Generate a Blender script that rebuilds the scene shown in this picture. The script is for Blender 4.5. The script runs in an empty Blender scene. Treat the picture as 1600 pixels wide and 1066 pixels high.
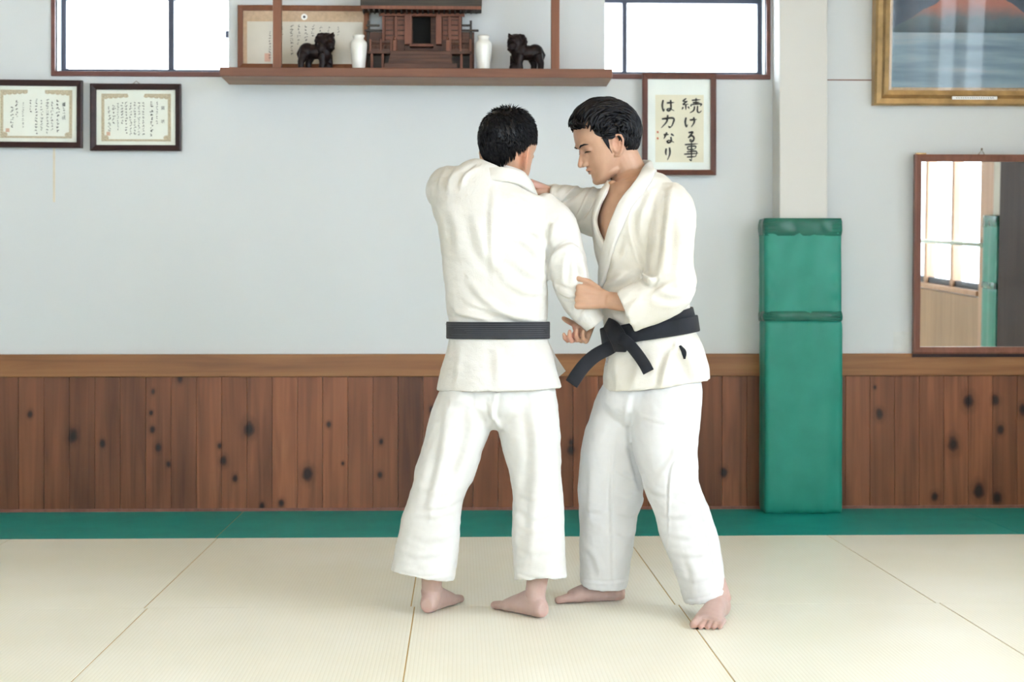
import bpy, bmesh, math, random
import numpy as np
from mathutils import Vector, Matrix, Euler
from mathutils.bvhtree import BVHTree

random.seed(7)
rng = np.random.default_rng(7)
scene = bpy.context.scene
COL = scene.collection

# ------------------------------------------------------------------ camera
FPX, CX, HY, CAMH = 2400.0, 800.0, 479.0, 1.0      # focal length, centre, horizon (1600 px frame), eye height
YAW = math.atan(80.0 / FPX)
cam_d = bpy.data.cameras.new('camera')
cam_d.sensor_width = 36.0
cam_d.lens = FPX / 1600.0 * 36.0
cam_d.shift_y = (HY - 533.0) / 1600.0
cam_d.dof.use_dof = True
cam_d.dof.focus_distance = 4.95
cam_d.dof.aperture_fstop = 4.5
cam_d.clip_start = 0.05
cam = bpy.data.objects.new('camera', cam_d)
COL.objects.link(cam)
cam.location = (0, 0, CAMH)
cam.rotation_euler = (math.pi / 2, 0, -YAW)
scene.camera = cam

# ------------------------------------------------------------------ world: even overcast sky
world = bpy.data.worlds.new('overcast_sky')
scene.world = world
world.use_nodes = True
bg = world.node_tree.nodes['Background']
bg.inputs['Color'].default_value = (0.86, 0.95, 1.08, 1)
bg.inputs['Strength'].default_value = 7.0

# ------------------------------------------------------------------ exposure
vs = scene.view_settings
vs.view_transform = 'Standard'
vs.look = 'None'
vs.exposure = 0.98
vs.gamma = 1.0
vs.use_curve_mapping = False
scene.cycles.max_bounces = 10
scene.cycles.diffuse_bounces = 6
scene.cycles.sample_clamp_indirect = 8.0
scene.cycles.use_denoising = True

RM = (math.cos(YAW), -math.sin(YAW))     # camera right in the ground plane
FM = (math.sin(YAW), math.cos(YAW))      # camera forward in the ground plane

def P(px, py, Y):
    """measured pixel -> the point of the place at depth Y (metres along the hall)"""
    u, v = (px - CX) / FPX, (HY - py) / FPX
    dx, dy, dz = RM[0] * u + FM[0], RM[1] * u + FM[1], v
    t = Y / dy
    return np.array((dx * t, dy * t, CAMH + dz * t))

def G(px, py, z=0.0):
    u, v = (px - CX) / FPX, (HY - py) / FPX
    dx, dy = RM[0] * u + FM[0], RM[1] * u + FM[1]
    t = (z - CAMH) / v
    return np.array((dx * t, dy * t, z))

def proj(V):
    V = np.asarray(V, float)
    x, y, z = V[..., 0], V[..., 1], V[..., 2] - CAMH
    f = x * FM[0] + y * FM[1]
    r = x * RM[0] + y * RM[1]
    return CX + FPX * r / f, HY - FPX * z / f

# ------------------------------------------------------------------ object helpers
def tag(o, label=None, cat=None, group=None, kind=None):
    if label: o['label'] = label
    if cat: o['category'] = cat
    if group: o['group'] = group
    if kind: o['kind'] = kind
    return o

def wloc(o):
    v = Vector((0, 0, 0))
    while o is not None:
        v += o.location
        o = o.parent
    return v

def empty(name, loc, label=None, cat=None, group=None, kind=None):
    o = bpy.data.objects.new(name, None)
    o.empty_display_size = 0.1
    COL.objects.link(o)
    o.location = Vector([float(a) for a in loc])
    return tag(o, label, cat, group, kind)

def mesh_obj(name, verts, faces, mat=None, parent=None, smooth=False, origin=None, bevel=0.0):
    base = wloc(parent) if parent is not None else Vector((0, 0, 0))
    org = Vector([float(a) for a in origin]) if origin is not None else base
    V = np.asarray(verts, float).reshape(-1, 3) - np.array(org)
    me = bpy.data.meshes.new(name)
    me.from_pydata([tuple(v) for v in V.tolist()], [], [tuple(f) for f in faces])
    me.update()
    o = bpy.data.objects.new(name, me)
    COL.objects.link(o)
    if parent is not None:
        o.parent = parent
    o.location = org - base
    if mat is not None:
        me.materials.append(mat)
    if smooth:
        me.polygons.foreach_set('use_smooth', [True] * len(me.polygons))
    if bevel > 0:
        m = o.modifiers.new('bevel', 'BEVEL')
        m.width = bevel; m.segments = 2; m.limit_method = 'ANGLE'
    return o

class MB:
    def __init__(s):
        s.v = []; s.f = []
    def add(s, v, f):
        n = len(s.v)
        s.v += [tuple(map(float, a)) for a in v]
        s.f += [tuple(i + n for i in q) for q in f]
        return s
    def box(s, x0, x1, y0, y1, z0, z1):
        x0, x1 = min(x0, x1), max(x0, x1); y0, y1 = min(y0, y1), max(y0, y1); z0, z1 = min(z0, z1), max(z0, z1)
        return s.add([(x0, y0, z0), (x1, y0, z0), (x1, y1, z0), (x0, y1, z0), (x0, y0, z1), (x1, y0, z1), (x1, y1, z1), (x0, y1, z1)],
                     [(0, 3, 2, 1), (4, 5, 6, 7), (0, 1, 5, 4), (1, 2, 6, 5), (2, 3, 7, 6), (3, 0, 4, 7)])
    def pbox(s, px0, px1, py0, py1, Y0, Y1):
        a = P(px0, py1, Y0); b = P(px1, py0, Y0)
        return s.box(a[0], b[0], Y0, Y1, a[2], b[2])
    def prism(s, poly, axis, a, b):
        n = len(poly); v = []
        for t in (a, b):
            for (p, q) in poly:
                v.append((p, t, q) if axis == 'y' else ((t, p, q) if axis == 'x' else (p, q, t)))
        f = [tuple(range(n - 1, -1, -1)), tuple(range(n, 2 * n))]
        f += [(i, (i + 1) % n, n + (i + 1) % n, n + i) for i in range(n)]
        return s.add(v, f)
    def lathe(s, prof, c, n=24):
        v = []; f = []
        for (r, z) in prof:
            for i in range(n):
                a = 2 * math.pi * i / n
                v.append((c[0] + r * math.cos(a), c[1] + r * math.sin(a), c[2] + z))
        for k in range(len(prof) - 1):
            for i in range(n):
                j = (i + 1) % n
                f.append((k * n + i, k * n + j, (k + 1) * n + j, (k + 1) * n + i))
        f.append(tuple(range(n - 1, -1, -1)))
        f.append(tuple((len(prof) - 1) * n + i for i in range(n)))
        return s.add(v, f)
    def tube(s, pts, r, n=8):
        pts = [np.array(p, float) for p in pts]
        rs = r if isinstance(r, (list, tuple)) else [r] * len(pts)
        V = []; F = []; prev = None
        for i, p in enumerate(pts):
            t = pts[min(i + 1, len(pts) - 1)] - pts[max(i - 1, 0)]
            t = t / (np.linalg.norm(t) + 1e-12)
            if prev is None:
                a = np.array((0, 0, 1.0)) if abs(t[2]) < .9 else np.array((1.0, 0, 0))
            else:
                a = prev
            u = a - t * np.dot(a, t); u /= np.linalg.norm(u) + 1e-12
            w = np.cross(t, u); prev = u
            for k in range(n):
                an = 2 * math.pi * k / n
                V.append(p + rs[i] * (math.cos(an) * u + math.sin(an) * w))
        for i in range(len(pts) - 1):
            for k in range(n):
                j = (k + 1) % n
                F.append((i * n + k, i * n + j, (i + 1) * n + j, (i + 1) * n + k))
        F.append(tuple(range(n - 1, -1, -1)))
        F.append(tuple((len(pts) - 1) * n + k for k in range(n)))
        return s.add(V, F)
    def ellipsoid(s, c, r, rot=None, n=16):
        V = []; F = []
        m = n // 2
        for i in range(m + 1):
            th = math.pi * i / m
            for k in range(n):
                a = 2 * math.pi * k / n
                V.append((r[0] * math.sin(th) * math.cos(a), r[1] * math.sin(th) * math.sin(a), r[2] * math.cos(th)))
        V = np.array(V)
        if rot is not None:
            V = V @ np.array(rot).T
        V = V + np.array(c)
        for i in range(m):
            for k in range(n):
                j = (k + 1) % n
                F.append((i * n + k, (i + 1) * n + k, (i + 1) * n + j, i * n + j))
        return s.add(V, F)
    def build(s, name, mat=None, parent=None, smooth=False, origin=None, bevel=0.0):
        return mesh_obj(name, s.v, s.f, mat, parent, smooth, origin, bevel)

# ------------------------------------------------------------------ materials
def new_mat(name):
    m = bpy.data.materials.new(name)
    m.use_nodes = True
    nt = m.node_tree
    return m, nt, nt.nodes, nt.links, nt.nodes['Principled BSDF']

def ramp(N, stops):
    r = N.new('ShaderNodeValToRGB')
    e = r.color_ramp.elements
    while len(e) < len(stops): e.new(0.5)
    for el, (p, c) in zip(e, stops):
        el.position = p; el.color = (*c, 1)
    return r

def bump_of(N, L, bsdf, src, strength, dist=0.002):
    b = N.new('ShaderNodeBump')
    b.inputs['Strength'].default_value = strength
    b.inputs['Distance'].default_value = dist
    L.new(src, b.inputs['Height'])
    L.new(b.outputs['Normal'], bsdf.inputs['Normal'])
    return b

def plain(name, col, rough=0.6, spec=0.3, var=0.06, scale=18.0, bump=0.0, metal=0.0):
    m, nt, N, L, b = new_mat(name)
    tc = N.new('ShaderNodeTexCoord')
    no = N.new('ShaderNodeTexNoise'); no.inputs['Scale'].default_value = scale; no.inputs['Detail'].default_value = 4
    L.new(tc.outputs['Object'], no.inputs['Vector'])
    lo = [max(0, c * (1 - var)) for c in col]; hi = [min(1, c * (1 + var)) for c in col]
    r = ramp(N, [(0.3, lo), (0.7, hi)])
    L.new(no.outputs['Fac'], r.inputs['Fac'])
    L.new(r.outputs['Color'], b.inputs['Base Color'])
    b.inputs['Roughness'].default_value = rough
    b.inputs['Specular IOR Level'].default_value = spec
    b.inputs['Metallic'].default_value = metal
    if bump > 0:
        bump_of(N, L, b, no.outputs['Fac'], bump)
    return m

def wood(name, dark, light, grain='z', scale=1.0, rough=0.5, knots=None, vary=0.0, spec=0.35):
    m, nt, N, L, b = new_mat(name)
    tc = N.new('ShaderNodeTexCoord')
    oi = N.new('ShaderNodeObjectInfo')
    off = N.new('ShaderNodeVectorMath'); off.operation = 'MULTIPLY_ADD'
    L.new(oi.outputs['Random'], off.inputs[0]); off.inputs[1].default_value = (37, 23, 51)
    L.new(tc.outputs['Object'], off.inputs[2])
    mp = N.new('ShaderNodeMapping')
    s = {'x': (1.2, 26, 26), 'y': (26, 1.2, 26), 'z': (26, 26, 1.2)}[grain]
    mp.inputs['Scale'].default_value = tuple(a * scale for a in s)
    L.new(off.outputs[0], mp.inputs['Vector'])
    n1 = N.new('ShaderNodeTexNoise'); n1.inputs['Scale'].default_value = 1.0; n1.inputs['Detail'].default_value = 5
    n1.inputs['Distortion'].default_value = 0.8
    L.new(mp.outputs[0], n1.inputs['Vector'])
    mp2 = N.new('ShaderNodeMapping')
    mp2.inputs['Scale'].default_value = tuple((5 if a > 5 else 1.1) * scale for a in s)
    L.new(off.outputs[0], mp2.inputs['Vector'])
    n2 = N.new('ShaderNodeTexNoise'); n2.inputs['Scale'].default_value = 1.0; n2.inputs['Detail'].default_value = 3
    L.new(mp2.outputs[0], n2.inputs['Vector'])
    mx = N.new('ShaderNodeMath'); mx.operation = 'MULTIPLY_ADD'
    L.new(n1.outputs['Fac'], mx.inputs[0]); mx.inputs[1].default_value = 0.5
    h = N.new('ShaderNodeMath'); h.operation = 'MULTIPLY'; h.inputs[1].default_value = 0.5
    L.new(n2.outputs['Fac'], h.inputs[0]); L.new(h.outputs[0], mx.inputs[2])
    r = ramp(N, [(0.34, dark), (0.66, light)])
    L.new(mx.outputs[0], r.inputs['Fac'])
    col = r.outputs['Color']
    if vary > 0:
        hs = N.new('ShaderNodeHueSaturation')
        mr = N.new('ShaderNodeMapRange')
        mr.inputs['To Min'].default_value = 1 - vary; mr.inputs['To Max'].default_value = 1 + vary
        L.new(oi.outputs['Random'], mr.inputs['Value'])
        L.new(mr.outputs[0], hs.inputs['Value'])
        L.new(col, hs.inputs['Color']); col = hs.outputs['Color']
    if knots:
        geo = N.new('ShaderNodeNewGeometry')
        wob = N.new('ShaderNodeTexNoise'); wob.inputs['Scale'].default_value = 22
        L.new(geo.outputs['Position'], wob.inputs['Vector'])
        tot = None
        for (kx, kz, kr) in knots:
            kr *= .68
            vm = N.new('ShaderNodeVectorMath'); vm.operation = 'SUBTRACT'
            L.new(geo.outputs['Position'], vm.inputs[0]); vm.inputs[1].default_value = (kx, 0, kz)
            vs_ = N.new('ShaderNodeVectorMath'); vs_.operation = 'MULTIPLY'
            vs_.inputs[1].default_value = (1 / kr, 0, 0.72 / kr)
            L.new(vm.outputs[0], vs_.inputs[0])
            ln = N.new('ShaderNodeVectorMath'); ln.operation = 'LENGTH'
            L.new(vs_.outputs[0], ln.inputs[0])
            if tot is None: tot = ln.outputs['Value']
            else:
                mn = N.new('ShaderNodeMath'); mn.operation = 'MINIMUM'
                L.new(tot, mn.inputs[0]); L.new(ln.outputs['Value'], mn.inputs[1]); tot = mn.outputs[0]
        ad = N.new('ShaderNodeMath'); ad.operation = 'MULTIPLY_ADD'
        L.new(wob.outputs['Fac'], ad.inputs[0]); ad.inputs[1].default_value = 1.0; L.new(tot, ad.inputs[2])
        kr_ = ramp(N, [(0.34, (0.06, 0.05, 0.05)), (0.50, (0.35, 0.30, 0.28)), (0.62, (0.75, 0.72, 0.70)), (0.98, (1, 1, 1))])
        sc_ = N.new('ShaderNodeMath'); sc_.operation = 'MULTIPLY'; sc_.inputs[1].default_value = 0.33
        L.new(ad.outputs[0], sc_.inputs[0]); L.new(sc_.outputs[0], kr_.inputs['Fac'])
        mm = N.new('ShaderNodeMix'); mm.data_type = 'RGBA'; mm.blend_type = 'MULTIPLY'
        mm.inputs['Factor'].default_value = 1.0
        L.new(col, mm.inputs['A']); L.new(kr_.outputs['Color'], mm.inputs['B']); col = mm.outputs['Result']
    L.new(col, b.inputs['Base Color'])
    b.inputs['Roughness'].default_value = rough
    b.inputs['Specular IOR Level'].default_value = spec
    bump_of(N, L, b, n1.outputs['Fac'], 0.15)
    return m

def wall_mat(name, col, stain=None):
    m, nt, N, L, b = new_mat(name)
    geo = N.new('ShaderNodeNewGeometry')
    no = N.new('ShaderNodeTexNoise'); no.inputs['Scale'].default_value = 1.3; no.inputs['Detail'].default_value = 3
    L.new(geo.outputs['Position'], no.inputs['Vector'])
    r = ramp(N, [(0.3, [c * 0.965 for c in col]), (0.7, col)])
    L.new(no.outputs['Fac'], r.inputs['Fac'])
    col_out = r.outputs['Color']
    L.new(col_out, b.inputs['Base Color'])
    b.inputs['Roughness'].default_value = 0.75
    b.inputs['Specular IOR Level'].default_value = 0.25
    fi = N.new('ShaderNodeTexNoise'); fi.inputs['Scale'].default_value = 160; fi.inputs['Detail'].default_value = 3
    L.new(geo.outputs['Position'], fi.inputs['Vector'])
    bump_of(N, L, b, fi.outputs['Fac'], 0.12, 0.001)
    return m

def glass_mat(name):
    m, nt, N, L, b = new_mat(name)
    out = N['Material Output']
    tr = N.new('ShaderNodeBsdfTransparent'); tr.inputs['Color'].default_value = (0.97, 0.985, 0.98, 1)
    gl = N.new('ShaderNodeBsdfGlossy'); gl.inputs['Roughness'].default_value = 0.02
    fr = N.new('ShaderNodeFresnel'); fr.inputs['IOR'].default_value = 1.35
    mx = N.new('ShaderNodeMixShader')
    ge = N.new('ShaderNodeNewGeometry'); iv = N.new('ShaderNodeMath'); iv.operation = 'SUBTRACT'; iv.inputs[0].default_value = 1.0
    L.new(ge.outputs['Backfacing'], iv.inputs[1])
    fm = N.new('ShaderNodeMath'); fm.operation = 'MULTIPLY'; L.new(fr.outputs[0], fm.inputs[0]); L.new(iv.outputs[0], fm.inputs[1])
    L.new(fm.outputs[0], mx.inputs[0]); L.new(tr.outputs[0], mx.inputs[1]); L.new(gl.outputs[0], mx.inputs[2])
    L.new(mx.outputs[0], out.inputs['Surface'])
    N.remove(b)
    return m

YW = 7.55                                # face of the wall behind the two men
def wx(px, Y=YW): return float(P(px, HY, Y)[0])
def wz(py, px=800, Y=YW): return float(P(px, py, Y)[2])

# knots of the panelling, measured in the photograph
KN = [(48, 647, .016), (115, 681, .030), (161, 693, .018), (240, 612, .013), (237, 645, .012), (239, 671, .016), (248, 699, .020),
      (282, 592, .018), (264, 725, .014), (350, 720, .022), (390, 670, .034), (344, 697, .014), (368, 747, .016), (440, 786, .018), (410, 790, .016),
      (481, 740, .032), (514, 664, .014), (596, 690, .014), (594, 742, .016), (536, 724, .010), (892, 703, .024), (892, 691, .016), (1130, 738, .022),
      (1373, 647, .024), (1512, 627, .034), (1554, 625, .024), (1488, 694, .034), (1562, 671, .022), (1597, 640, .026), (1528, 766, .034), (1557, 778, .028),
      (1459, 776, .022), (1366, 605, .010), (675, 640, .02), (30, 560, .001)]
KN = [(wx(a), wz(b_, a), r_) for a, b_, r_ in KN]

M = {}
M['wall'] = wall_mat('painted_wall', (0.63, 0.66, 0.67))
M['column'] = wall_mat('painted_column', (0.625, 0.62, 0.59))
M['ceiling'] = wood('cedar_ceiling', (0.48, 0.34, 0.19), (0.60, 0.45, 0.27), 'x', .6, .6)
M['plank'] = wood('cedar_planks', (0.098, 0.033, 0.0155), (0.280, 0.101, 0.045), 'z', 1.0, 0.45, KN, 0.27)
M['rail'] = wood('cedar_rail', (0.17, 0.066, 0.024), (0.36, 0.165, 0.062), 'x', 1.0, 0.42)
M['shelfwood'] = wood('shelf_wood', (0.135, 0.052, 0.028), (0.235, 0.098, 0.055), 'x', 1.2, 0.45)
M['bounce_wood'] = wood('shelf_wood_bounce_lit', (0.24, 0.13, 0.08), (0.36, 0.21, 0.135), 'x', 1.2, 0.5)  # shelf wood lightened to paint in floor bounce on the underside
M['postwood'] = wood('post_wood', (0.155, 0.055, 0.027), (0.235, 0.092, 0.046), 'z', 1.2, 0.45)
M['trimwood'] = wood('window_trim_wood', (0.10, 0.035, 0.028), (0.17, 0.065, 0.05), 'x', 1.0, 0.4)
M['sash'] = plain('dark_sash', (0.045, 0.05, 0.075), 0.4, 0.4)
M['glass'] = glass_mat('window_glass')
M['frame_dark'] = wood('dark_frame_wood', (0.018, 0.009, 0.010), (0.042, 0.021, 0.022), 'x', 1.5, 0.35, spec=0.25)
M['frame_brown'] = wood('brown_frame_wood', (0.075, 0.027, 0.022), (0.14, 0.055, 0.042), 'z', 1.5, 0.3, spec=0.5)
M['mirror_wood'] = wood('mirror_frame_wood', (0.155, 0.058, 0.04), (0.255, 0.105, 0.072), 'z', 1.5, 0.35, spec=0.5)
M['paper'] = plain('white_paper', (0.86, 0.87, 0.85), 0.7, 0.2, 0.03, 8)
M['tanpaper'] = plain('tan_paper', (0.80, 0.73, 0.59), 0.7, 0.2, 0.05, 8)
M['ivory'] = plain('ivory_paper', (0.86, 0.845, 0.78), 0.7, 0.2, 0.04, 8)
M['ornament'] = plain('printed_border', (0.57, 0.47, 0.34), 0.7, 0.2, 0.3, 160)
M['ink'] = plain('black_ink', (0.03, 0.026, 0.026), 0.6, 0.3)
M['faintink'] = plain('faded_ink', (0.15, 0.14, 0.14), 0.6, 0.3)
M['seal'] = plain('red_seal', (0.62, 0.17, 0.11), 0.6, 0.3)
M['paleseal'] = plain('faded_red_seal', (0.68, 0.43, 0.33), 0.6, 0.3)
M['metal'] = plain('dull_metal', (0.25, 0.22, 0.18), 0.35, 0.5, metal=0.9)
M['porcelain'] = plain('white_porcelain', (0.80, 0.80, 0.76), 0.12, 0.5, 0.02)
M['lion'] = plain('dark_lacquered_wood', (0.013, 0.007, 0.007), 0.4, 0.2, 0.5, 60, 0.4)
M['shrine'] = wood('shrine_wood', (0.045, 0.019, 0.011), (0.125, 0.052, 0.030), 'x', 3.0, 0.5)
M['shrine_red'] = wood('shrine_red_wood', (0.13, 0.045, 0.026), (0.22, 0.085, 0.05), 'z', 3.0, 0.5)
M['roof'] = wood('shrine_roof_wood', (0.03, 0.023, 0.018), (0.062, 0.05, 0.04), 'x', 3.0, 0.6)
M['black'] = plain('dark_inside', (0.012, 0.012, 0.011), 0.8, 0.1)
M['gold'] = plain('gilt_frame', (0.47, 0.31, 0.14), 0.36, 0.5, 0.25, 12, metal=0.7)
M['linen'] = plain('linen_liner', (0.55, 0.40, 0.27), 0.6, 0.3, 0.1, 60)

def tatami():
    m, nt, N, L, b = new_mat('tatami_vinyl')
    geo = N.new('ShaderNodeNewGeometry')
    oi = N.new('ShaderNodeObjectInfo')
    sx = N.new('ShaderNodeSeparateXYZ'); L.new(geo.outputs['Position'], sx.inputs[0])
    def wave(sock, per, pw):
        a = N.new('ShaderNodeMath'); a.operation = 'MULTIPLY'; a.inputs[1].default_value = 2 * math.pi / per
        L.new(sock, a.inputs[0])
        s_ = N.new('ShaderNodeMath'); s_.operation = 'SINE'; L.new(a.outputs[0], s_.inputs[0])
        ab = N.new('ShaderNodeMath'); ab.operation = 'ABSOLUTE'; L.new(s_.outputs[0], ab.inputs[0])
        p_ = N.new('ShaderNodeMath'); p_.operation = 'POWER'; p_.inputs[1].default_value = pw
        L.new(ab.outputs[0], p_.inputs[0]); return p_.outputs[0]
    w1 = wave(sx.outputs['X'], 0.024, 0.6)
    w2 = wave(sx.outputs['Y'], 0.012, 1.0)
    ht = N.new('ShaderNodeMath'); ht.operation = 'MULTIPLY_ADD'
    L.new(w2, ht.inputs[0]); ht.inputs[1].default_value = 0.35; L.new(w1, ht.inputs[2])
    no = N.new('ShaderNodeTexNoise'); no.inputs['Scale'].default_value = 2.0; no.inputs['Detail'].default_value = 4
    L.new(geo.outputs['Position'], no.inputs['Vector'])
    r = ramp(N, [(0.3, (0.84, 0.83, 0.705)), (0.7, (0.88, 0.875, 0.775))])
    L.new(no.outputs['Fac'], r.inputs['Fac'])
    gr = ramp(N, [(0.0, (0.80, 0.76, 0.66)), (0.45, (1, 1, 1))])
    L.new(w1, gr.inputs['Fac'])
    mm = N.new('ShaderNodeMix'); mm.data_type = 'RGBA'; mm.blend_type = 'MULTIPLY'; mm.inputs['Factor'].default_value = 0.8
    L.new(r.outputs['Color'], mm.inputs['A']); L.new(gr.outputs['Color'], mm.inputs['B'])
    L.new(mm.outputs['Result'], b.inputs['Base Color'])
    b.inputs['Roughness'].default_value = 0.38
    b.inputs['Specular IOR Level'].default_value = 0.35
    bump_of(N, L, b, ht.outputs[0], 0.22, 0.0015)
    return m
M['tatami'] = tatami()
M['seam'] = plain('seam_gold_edge', (0.58, 0.40, 0.15), 0.7, 0.2)  # golden tone of the mat sides, showing in the gaps

def vinyl(name, lo, hi, rough, wr=0.0):
    m, nt, N, L, b = new_mat(name)
    geo = N.new('ShaderNodeNewGeometry')
    no = N.new('ShaderNodeTexNoise'); no.inputs['Scale'].default_value = 6; no.inputs['Detail'].default_value = 4
    L.new(geo.outputs['Position'], no.inputs['Vector'])
    r = ramp(N, [(0.3, lo), (0.7, hi)]); L.new(no.outputs['Fac'], r.inputs['Fac'])
    L.new(r.outputs['Color'], b.inputs['Base Color'])
    b.inputs['Roughness'].default_value = rough
    b.inputs['Specular IOR Level'].default_value = 0.28
    fi = N.new('ShaderNodeTexNoise'); fi.inputs['Scale'].default_value = 240; fi.inputs['Detail'].default_value = 2
    L.new(geo.outputs['Position'], fi.inputs['Vector'])
    bump_of(N, L, b, fi.outputs['Fac'], 0.2, 0.0008)
    return m
M['green'] = vinyl('green_mat_vinyl', (0.004, 0.255, 0.225), (0.007, 0.305, 0.27), 0.5)
M['pad'] = vinyl('green_pad_vinyl', (0.014, 0.215, 0.158), (0.024, 0.265, 0.198), 0.36)
M['tape'] = vinyl('green_tape', (0.010, 0.10, 0.07), (0.018, 0.15, 0.105), 0.2)

# ------------------------------------------------------------------ the hall
XL, XR, YB, ZC = -4.6, 3.9, -3.2, 3.75
T = 0.25

floor = tag(MB().box(XL - T, XR + T, YB - T, YW + T, -0.25, -0.0025).build('floor', M['seam']), kind='structure')
def mat_mesh(w, d, m, name):
    mb = MB().box(-w / 2 + .0018, w / 2 - .0018, -d / 2 + .001, d / 2 - .001, -0.0025, 0.0)
    me_o = mb.build(name, m, floor, bevel=0.0015)
    return me_o
XS = [-1.05 - .884 * 4 + .884 * i for i in range(10)]
rows = [(6.667, 5.13, 0.0), (5.13, 3.37, 0.012), (3.37, 1.61, 0.0), (1.61, -0.15, 0.01), (-0.15, -1.91, 0.0), (-1.91, YB, 0.0)]
shared = {}
def put_mat(name, x0, x1, y0, y1, m):
    key = (name, round(x1 - x0, 3), round(y1 - y0, 3))
    cx, cy = (x0 + x1) / 2, (y0 + y1) / 2
    if key not in shared:
        o = mat_mesh(x1 - x0, y1 - y0, m, name); shared[key] = o
    else:
        o = shared[key].copy(); COL.objects.link(o)
    o.location = (cx, cy, 0)
for (ya, yb, dx) in rows:
    xs = [x + dx for x in XS]
    xs[0] = XL; xs.append(XR)
    for i in range(len(xs) - 1):
        if xs[i + 1] - xs[i] > .05:
            put_mat('tatami_mat', xs[i], xs[i + 1], yb, ya, M['tatami'])
gx = [XL, -2.82, -1.06, 0.70, 2.46, XR]
for i in range(5):
    put_mat('green_mat', gx[i], gx[i + 1], 6.669, YW, M['green'])

ceiling = tag(MB().box(XL - T, XR + T, YB - T, YW + T, ZC, ZC + .2).build('ceiling', M['ceiling']), kind='structure')  # unseen; raised for taller windows, warm wood chosen for its bounce

# wall behind the men, with its two high windows
W1 = (wx(87), wx(385)); W2 = (wx(915), wx(1197)); ZO = (wz(115), 2.56)
b = MB()
b.box(XL - T, XR + T, YW, YW + T, -.05, ZO[0]); b.box(XL - T, XR + T, YW, YW + T, ZO[1], ZC)
b.box(XL - T, W1[0], YW, YW + T, ZO[0], ZO[1]); b.box(W1[1], W2[0], YW, YW + T, ZO[0], ZO[1]); b.box(W2[1], XR + T, YW, YW + T, ZO[0], ZO[1])
wall_back = tag(b.build('wall_back', M['wall']), kind='structure')

# panelling
PITCH = 0.1227
x0 = wx(30) - 10 * PITCH
pl = None
for i in range(59):
    cx = x0 + (i + .5) * PITCH
    if cx > XR - .04: break
    if pl is None:
        pl = MB().box(-PITCH / 2 + .0005, PITCH / 2 - .0005, YW - .012, YW, 0.0, 0.67).build('plank', M['plank'], wall_back, bevel=.002)
        o = pl
    else:
        o = pl.copy(); COL.objects.link(o)
    o.location = (cx, 0, 0)
zr0, zr1 = wz(588), wz(553)
tag(MB().box(XL, XR, YW - .026, YW, zr0, zr1).build('trim_1', M['rail'], bevel=.004), kind='structure')
tag(MB().box(XL, XR, YW - .018, YW, 0, .014).build('baseboard_back', M['mirror_wood']), kind='structure')
# thin joint strip right of the column
tag(MB().box(wx(1290), XR, YW - .004, YW, wz(126, 1330), wz(124.4, 1330)).build('trim_2', M['shelfwood']), kind='structure')
tag(MB().box(wx(83), wx(86.2), YW - .002, YW, wz(316, 85), wz(228, 85)).build('wall_drip_mark', plain('old_drip_mark', (0.66, 0.60, 0.48), .7)), kind='structure')  # thin old drip stain on the wall, no moulding
tag(MB().box(wx(1396), wx(1424), YW - .002, YW, wz(549, 1410), wz(518, 1410)).build('wall_patch', plain('grey_patch', (0.62, 0.64, 0.63), .6)), kind='structure')  # faint grey patch on the wall face, no moulding

def high_window(name, X, mull, reveal_side, latch=None):
    w = empty(name, ((X[0] + X[1]) / 2, YW, ZO[0]), kind='structure')
    t = MB(); tw = .02
    t.box(X[0] - tw, X[1] + tw, YW - .012, YW + .03, ZO[0] - .024, ZO[0])
    t.box(X[0] - tw, X[1] + tw, YW - .012, YW + .03, ZO[1], ZO[1] + .03)
    if reveal_side < 0: t.box(X[0] - tw, X[0], YW - .012, YW + .03, ZO[0], ZO[1])
    else: t.box(X[1], X[1] + tw, YW - .012, YW + .03, ZO[0], ZO[1])
    t.build('window_trim', M['trimwood'], w, bevel=.002)
    Yg = 7.68
    s = MB()
    zb, zt = wz(112, Y=Yg), wz(4.5, Y=Yg)
    s.box(X[0], X[1], Yg - .02, Yg + .02, ZO[0], zb); s.box(X[0], X[1], Yg - .02, Yg + .02, zt, ZO[1])
    s.box(X[0], X[0] + .022, Yg - .02, Yg + .02, zb, zt); s.box(X[1] - .022, X[1], Yg - .02, Yg + .02, zb, zt)
    s.build('sash_frame', M['sash'], w, bevel=.002)
    mx0, mx1 = wx(mull[0], Yg), wx(mull[1], Yg)
    MB().box(mx0, mx1, Yg - .022, Yg + .022, zb, zt).build('mullion', M['sash'], w, bevel=.002)
    for (a, c) in ((X[0] + .022, mx0), (mx1, X[1] - .022)):
        MB().box(a, c, Yg - .003, Yg + .003, zb, zt).build('pane', M['glass'], w)
    if latch:
        MB().pbox(352, 359, 48, 59, Yg - .04, Yg - .02).build('latch', M['sash'], w, bevel=.002)
    return w
high_window('window_1', W1, (264, 273), -1, True)
high_window('window_2', W2, (972, 979), 1)
# plain backing board behind the altar shelf
tag(MB().box(wx(357, YW - .03), wx(945, YW - .03), YW - .03, YW, 2.09, ZC).build('wall_panel', M['wall']), kind='structure')

# square column against the wall
colx0, colx1 = wx(1218, 7.38), wx(1293, 7.38)
tag(MB().box(colx0, colx1, 7.38, YW, 0, ZC).build('wall_column', M['column'], bevel=.006), kind='structure')

# the three other walls, with the windows that light the hall
def side_wall(name, axis, pos, a0, a1, opens, mat):
    mb = MB(); d = T if pos > 0 else -T
    def bx(p, q, z0, z1):
        if q - p < 1e-4: return
        if axis == 'x': mb.box(pos, pos + d, p, q, z0, z1)
        else: mb.box(p, q, pos, pos + d, z0, z1)
    cur = a0
    for (p, q, z0, z1) in opens:
        bx(cur, p, -.05, ZC); bx(p, q, -.05, z0); bx(p, q, z1, ZC); cur = q
    bx(cur, a1, -.05, ZC)
    return tag(mb.build(name, mat), kind='structure')

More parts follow.
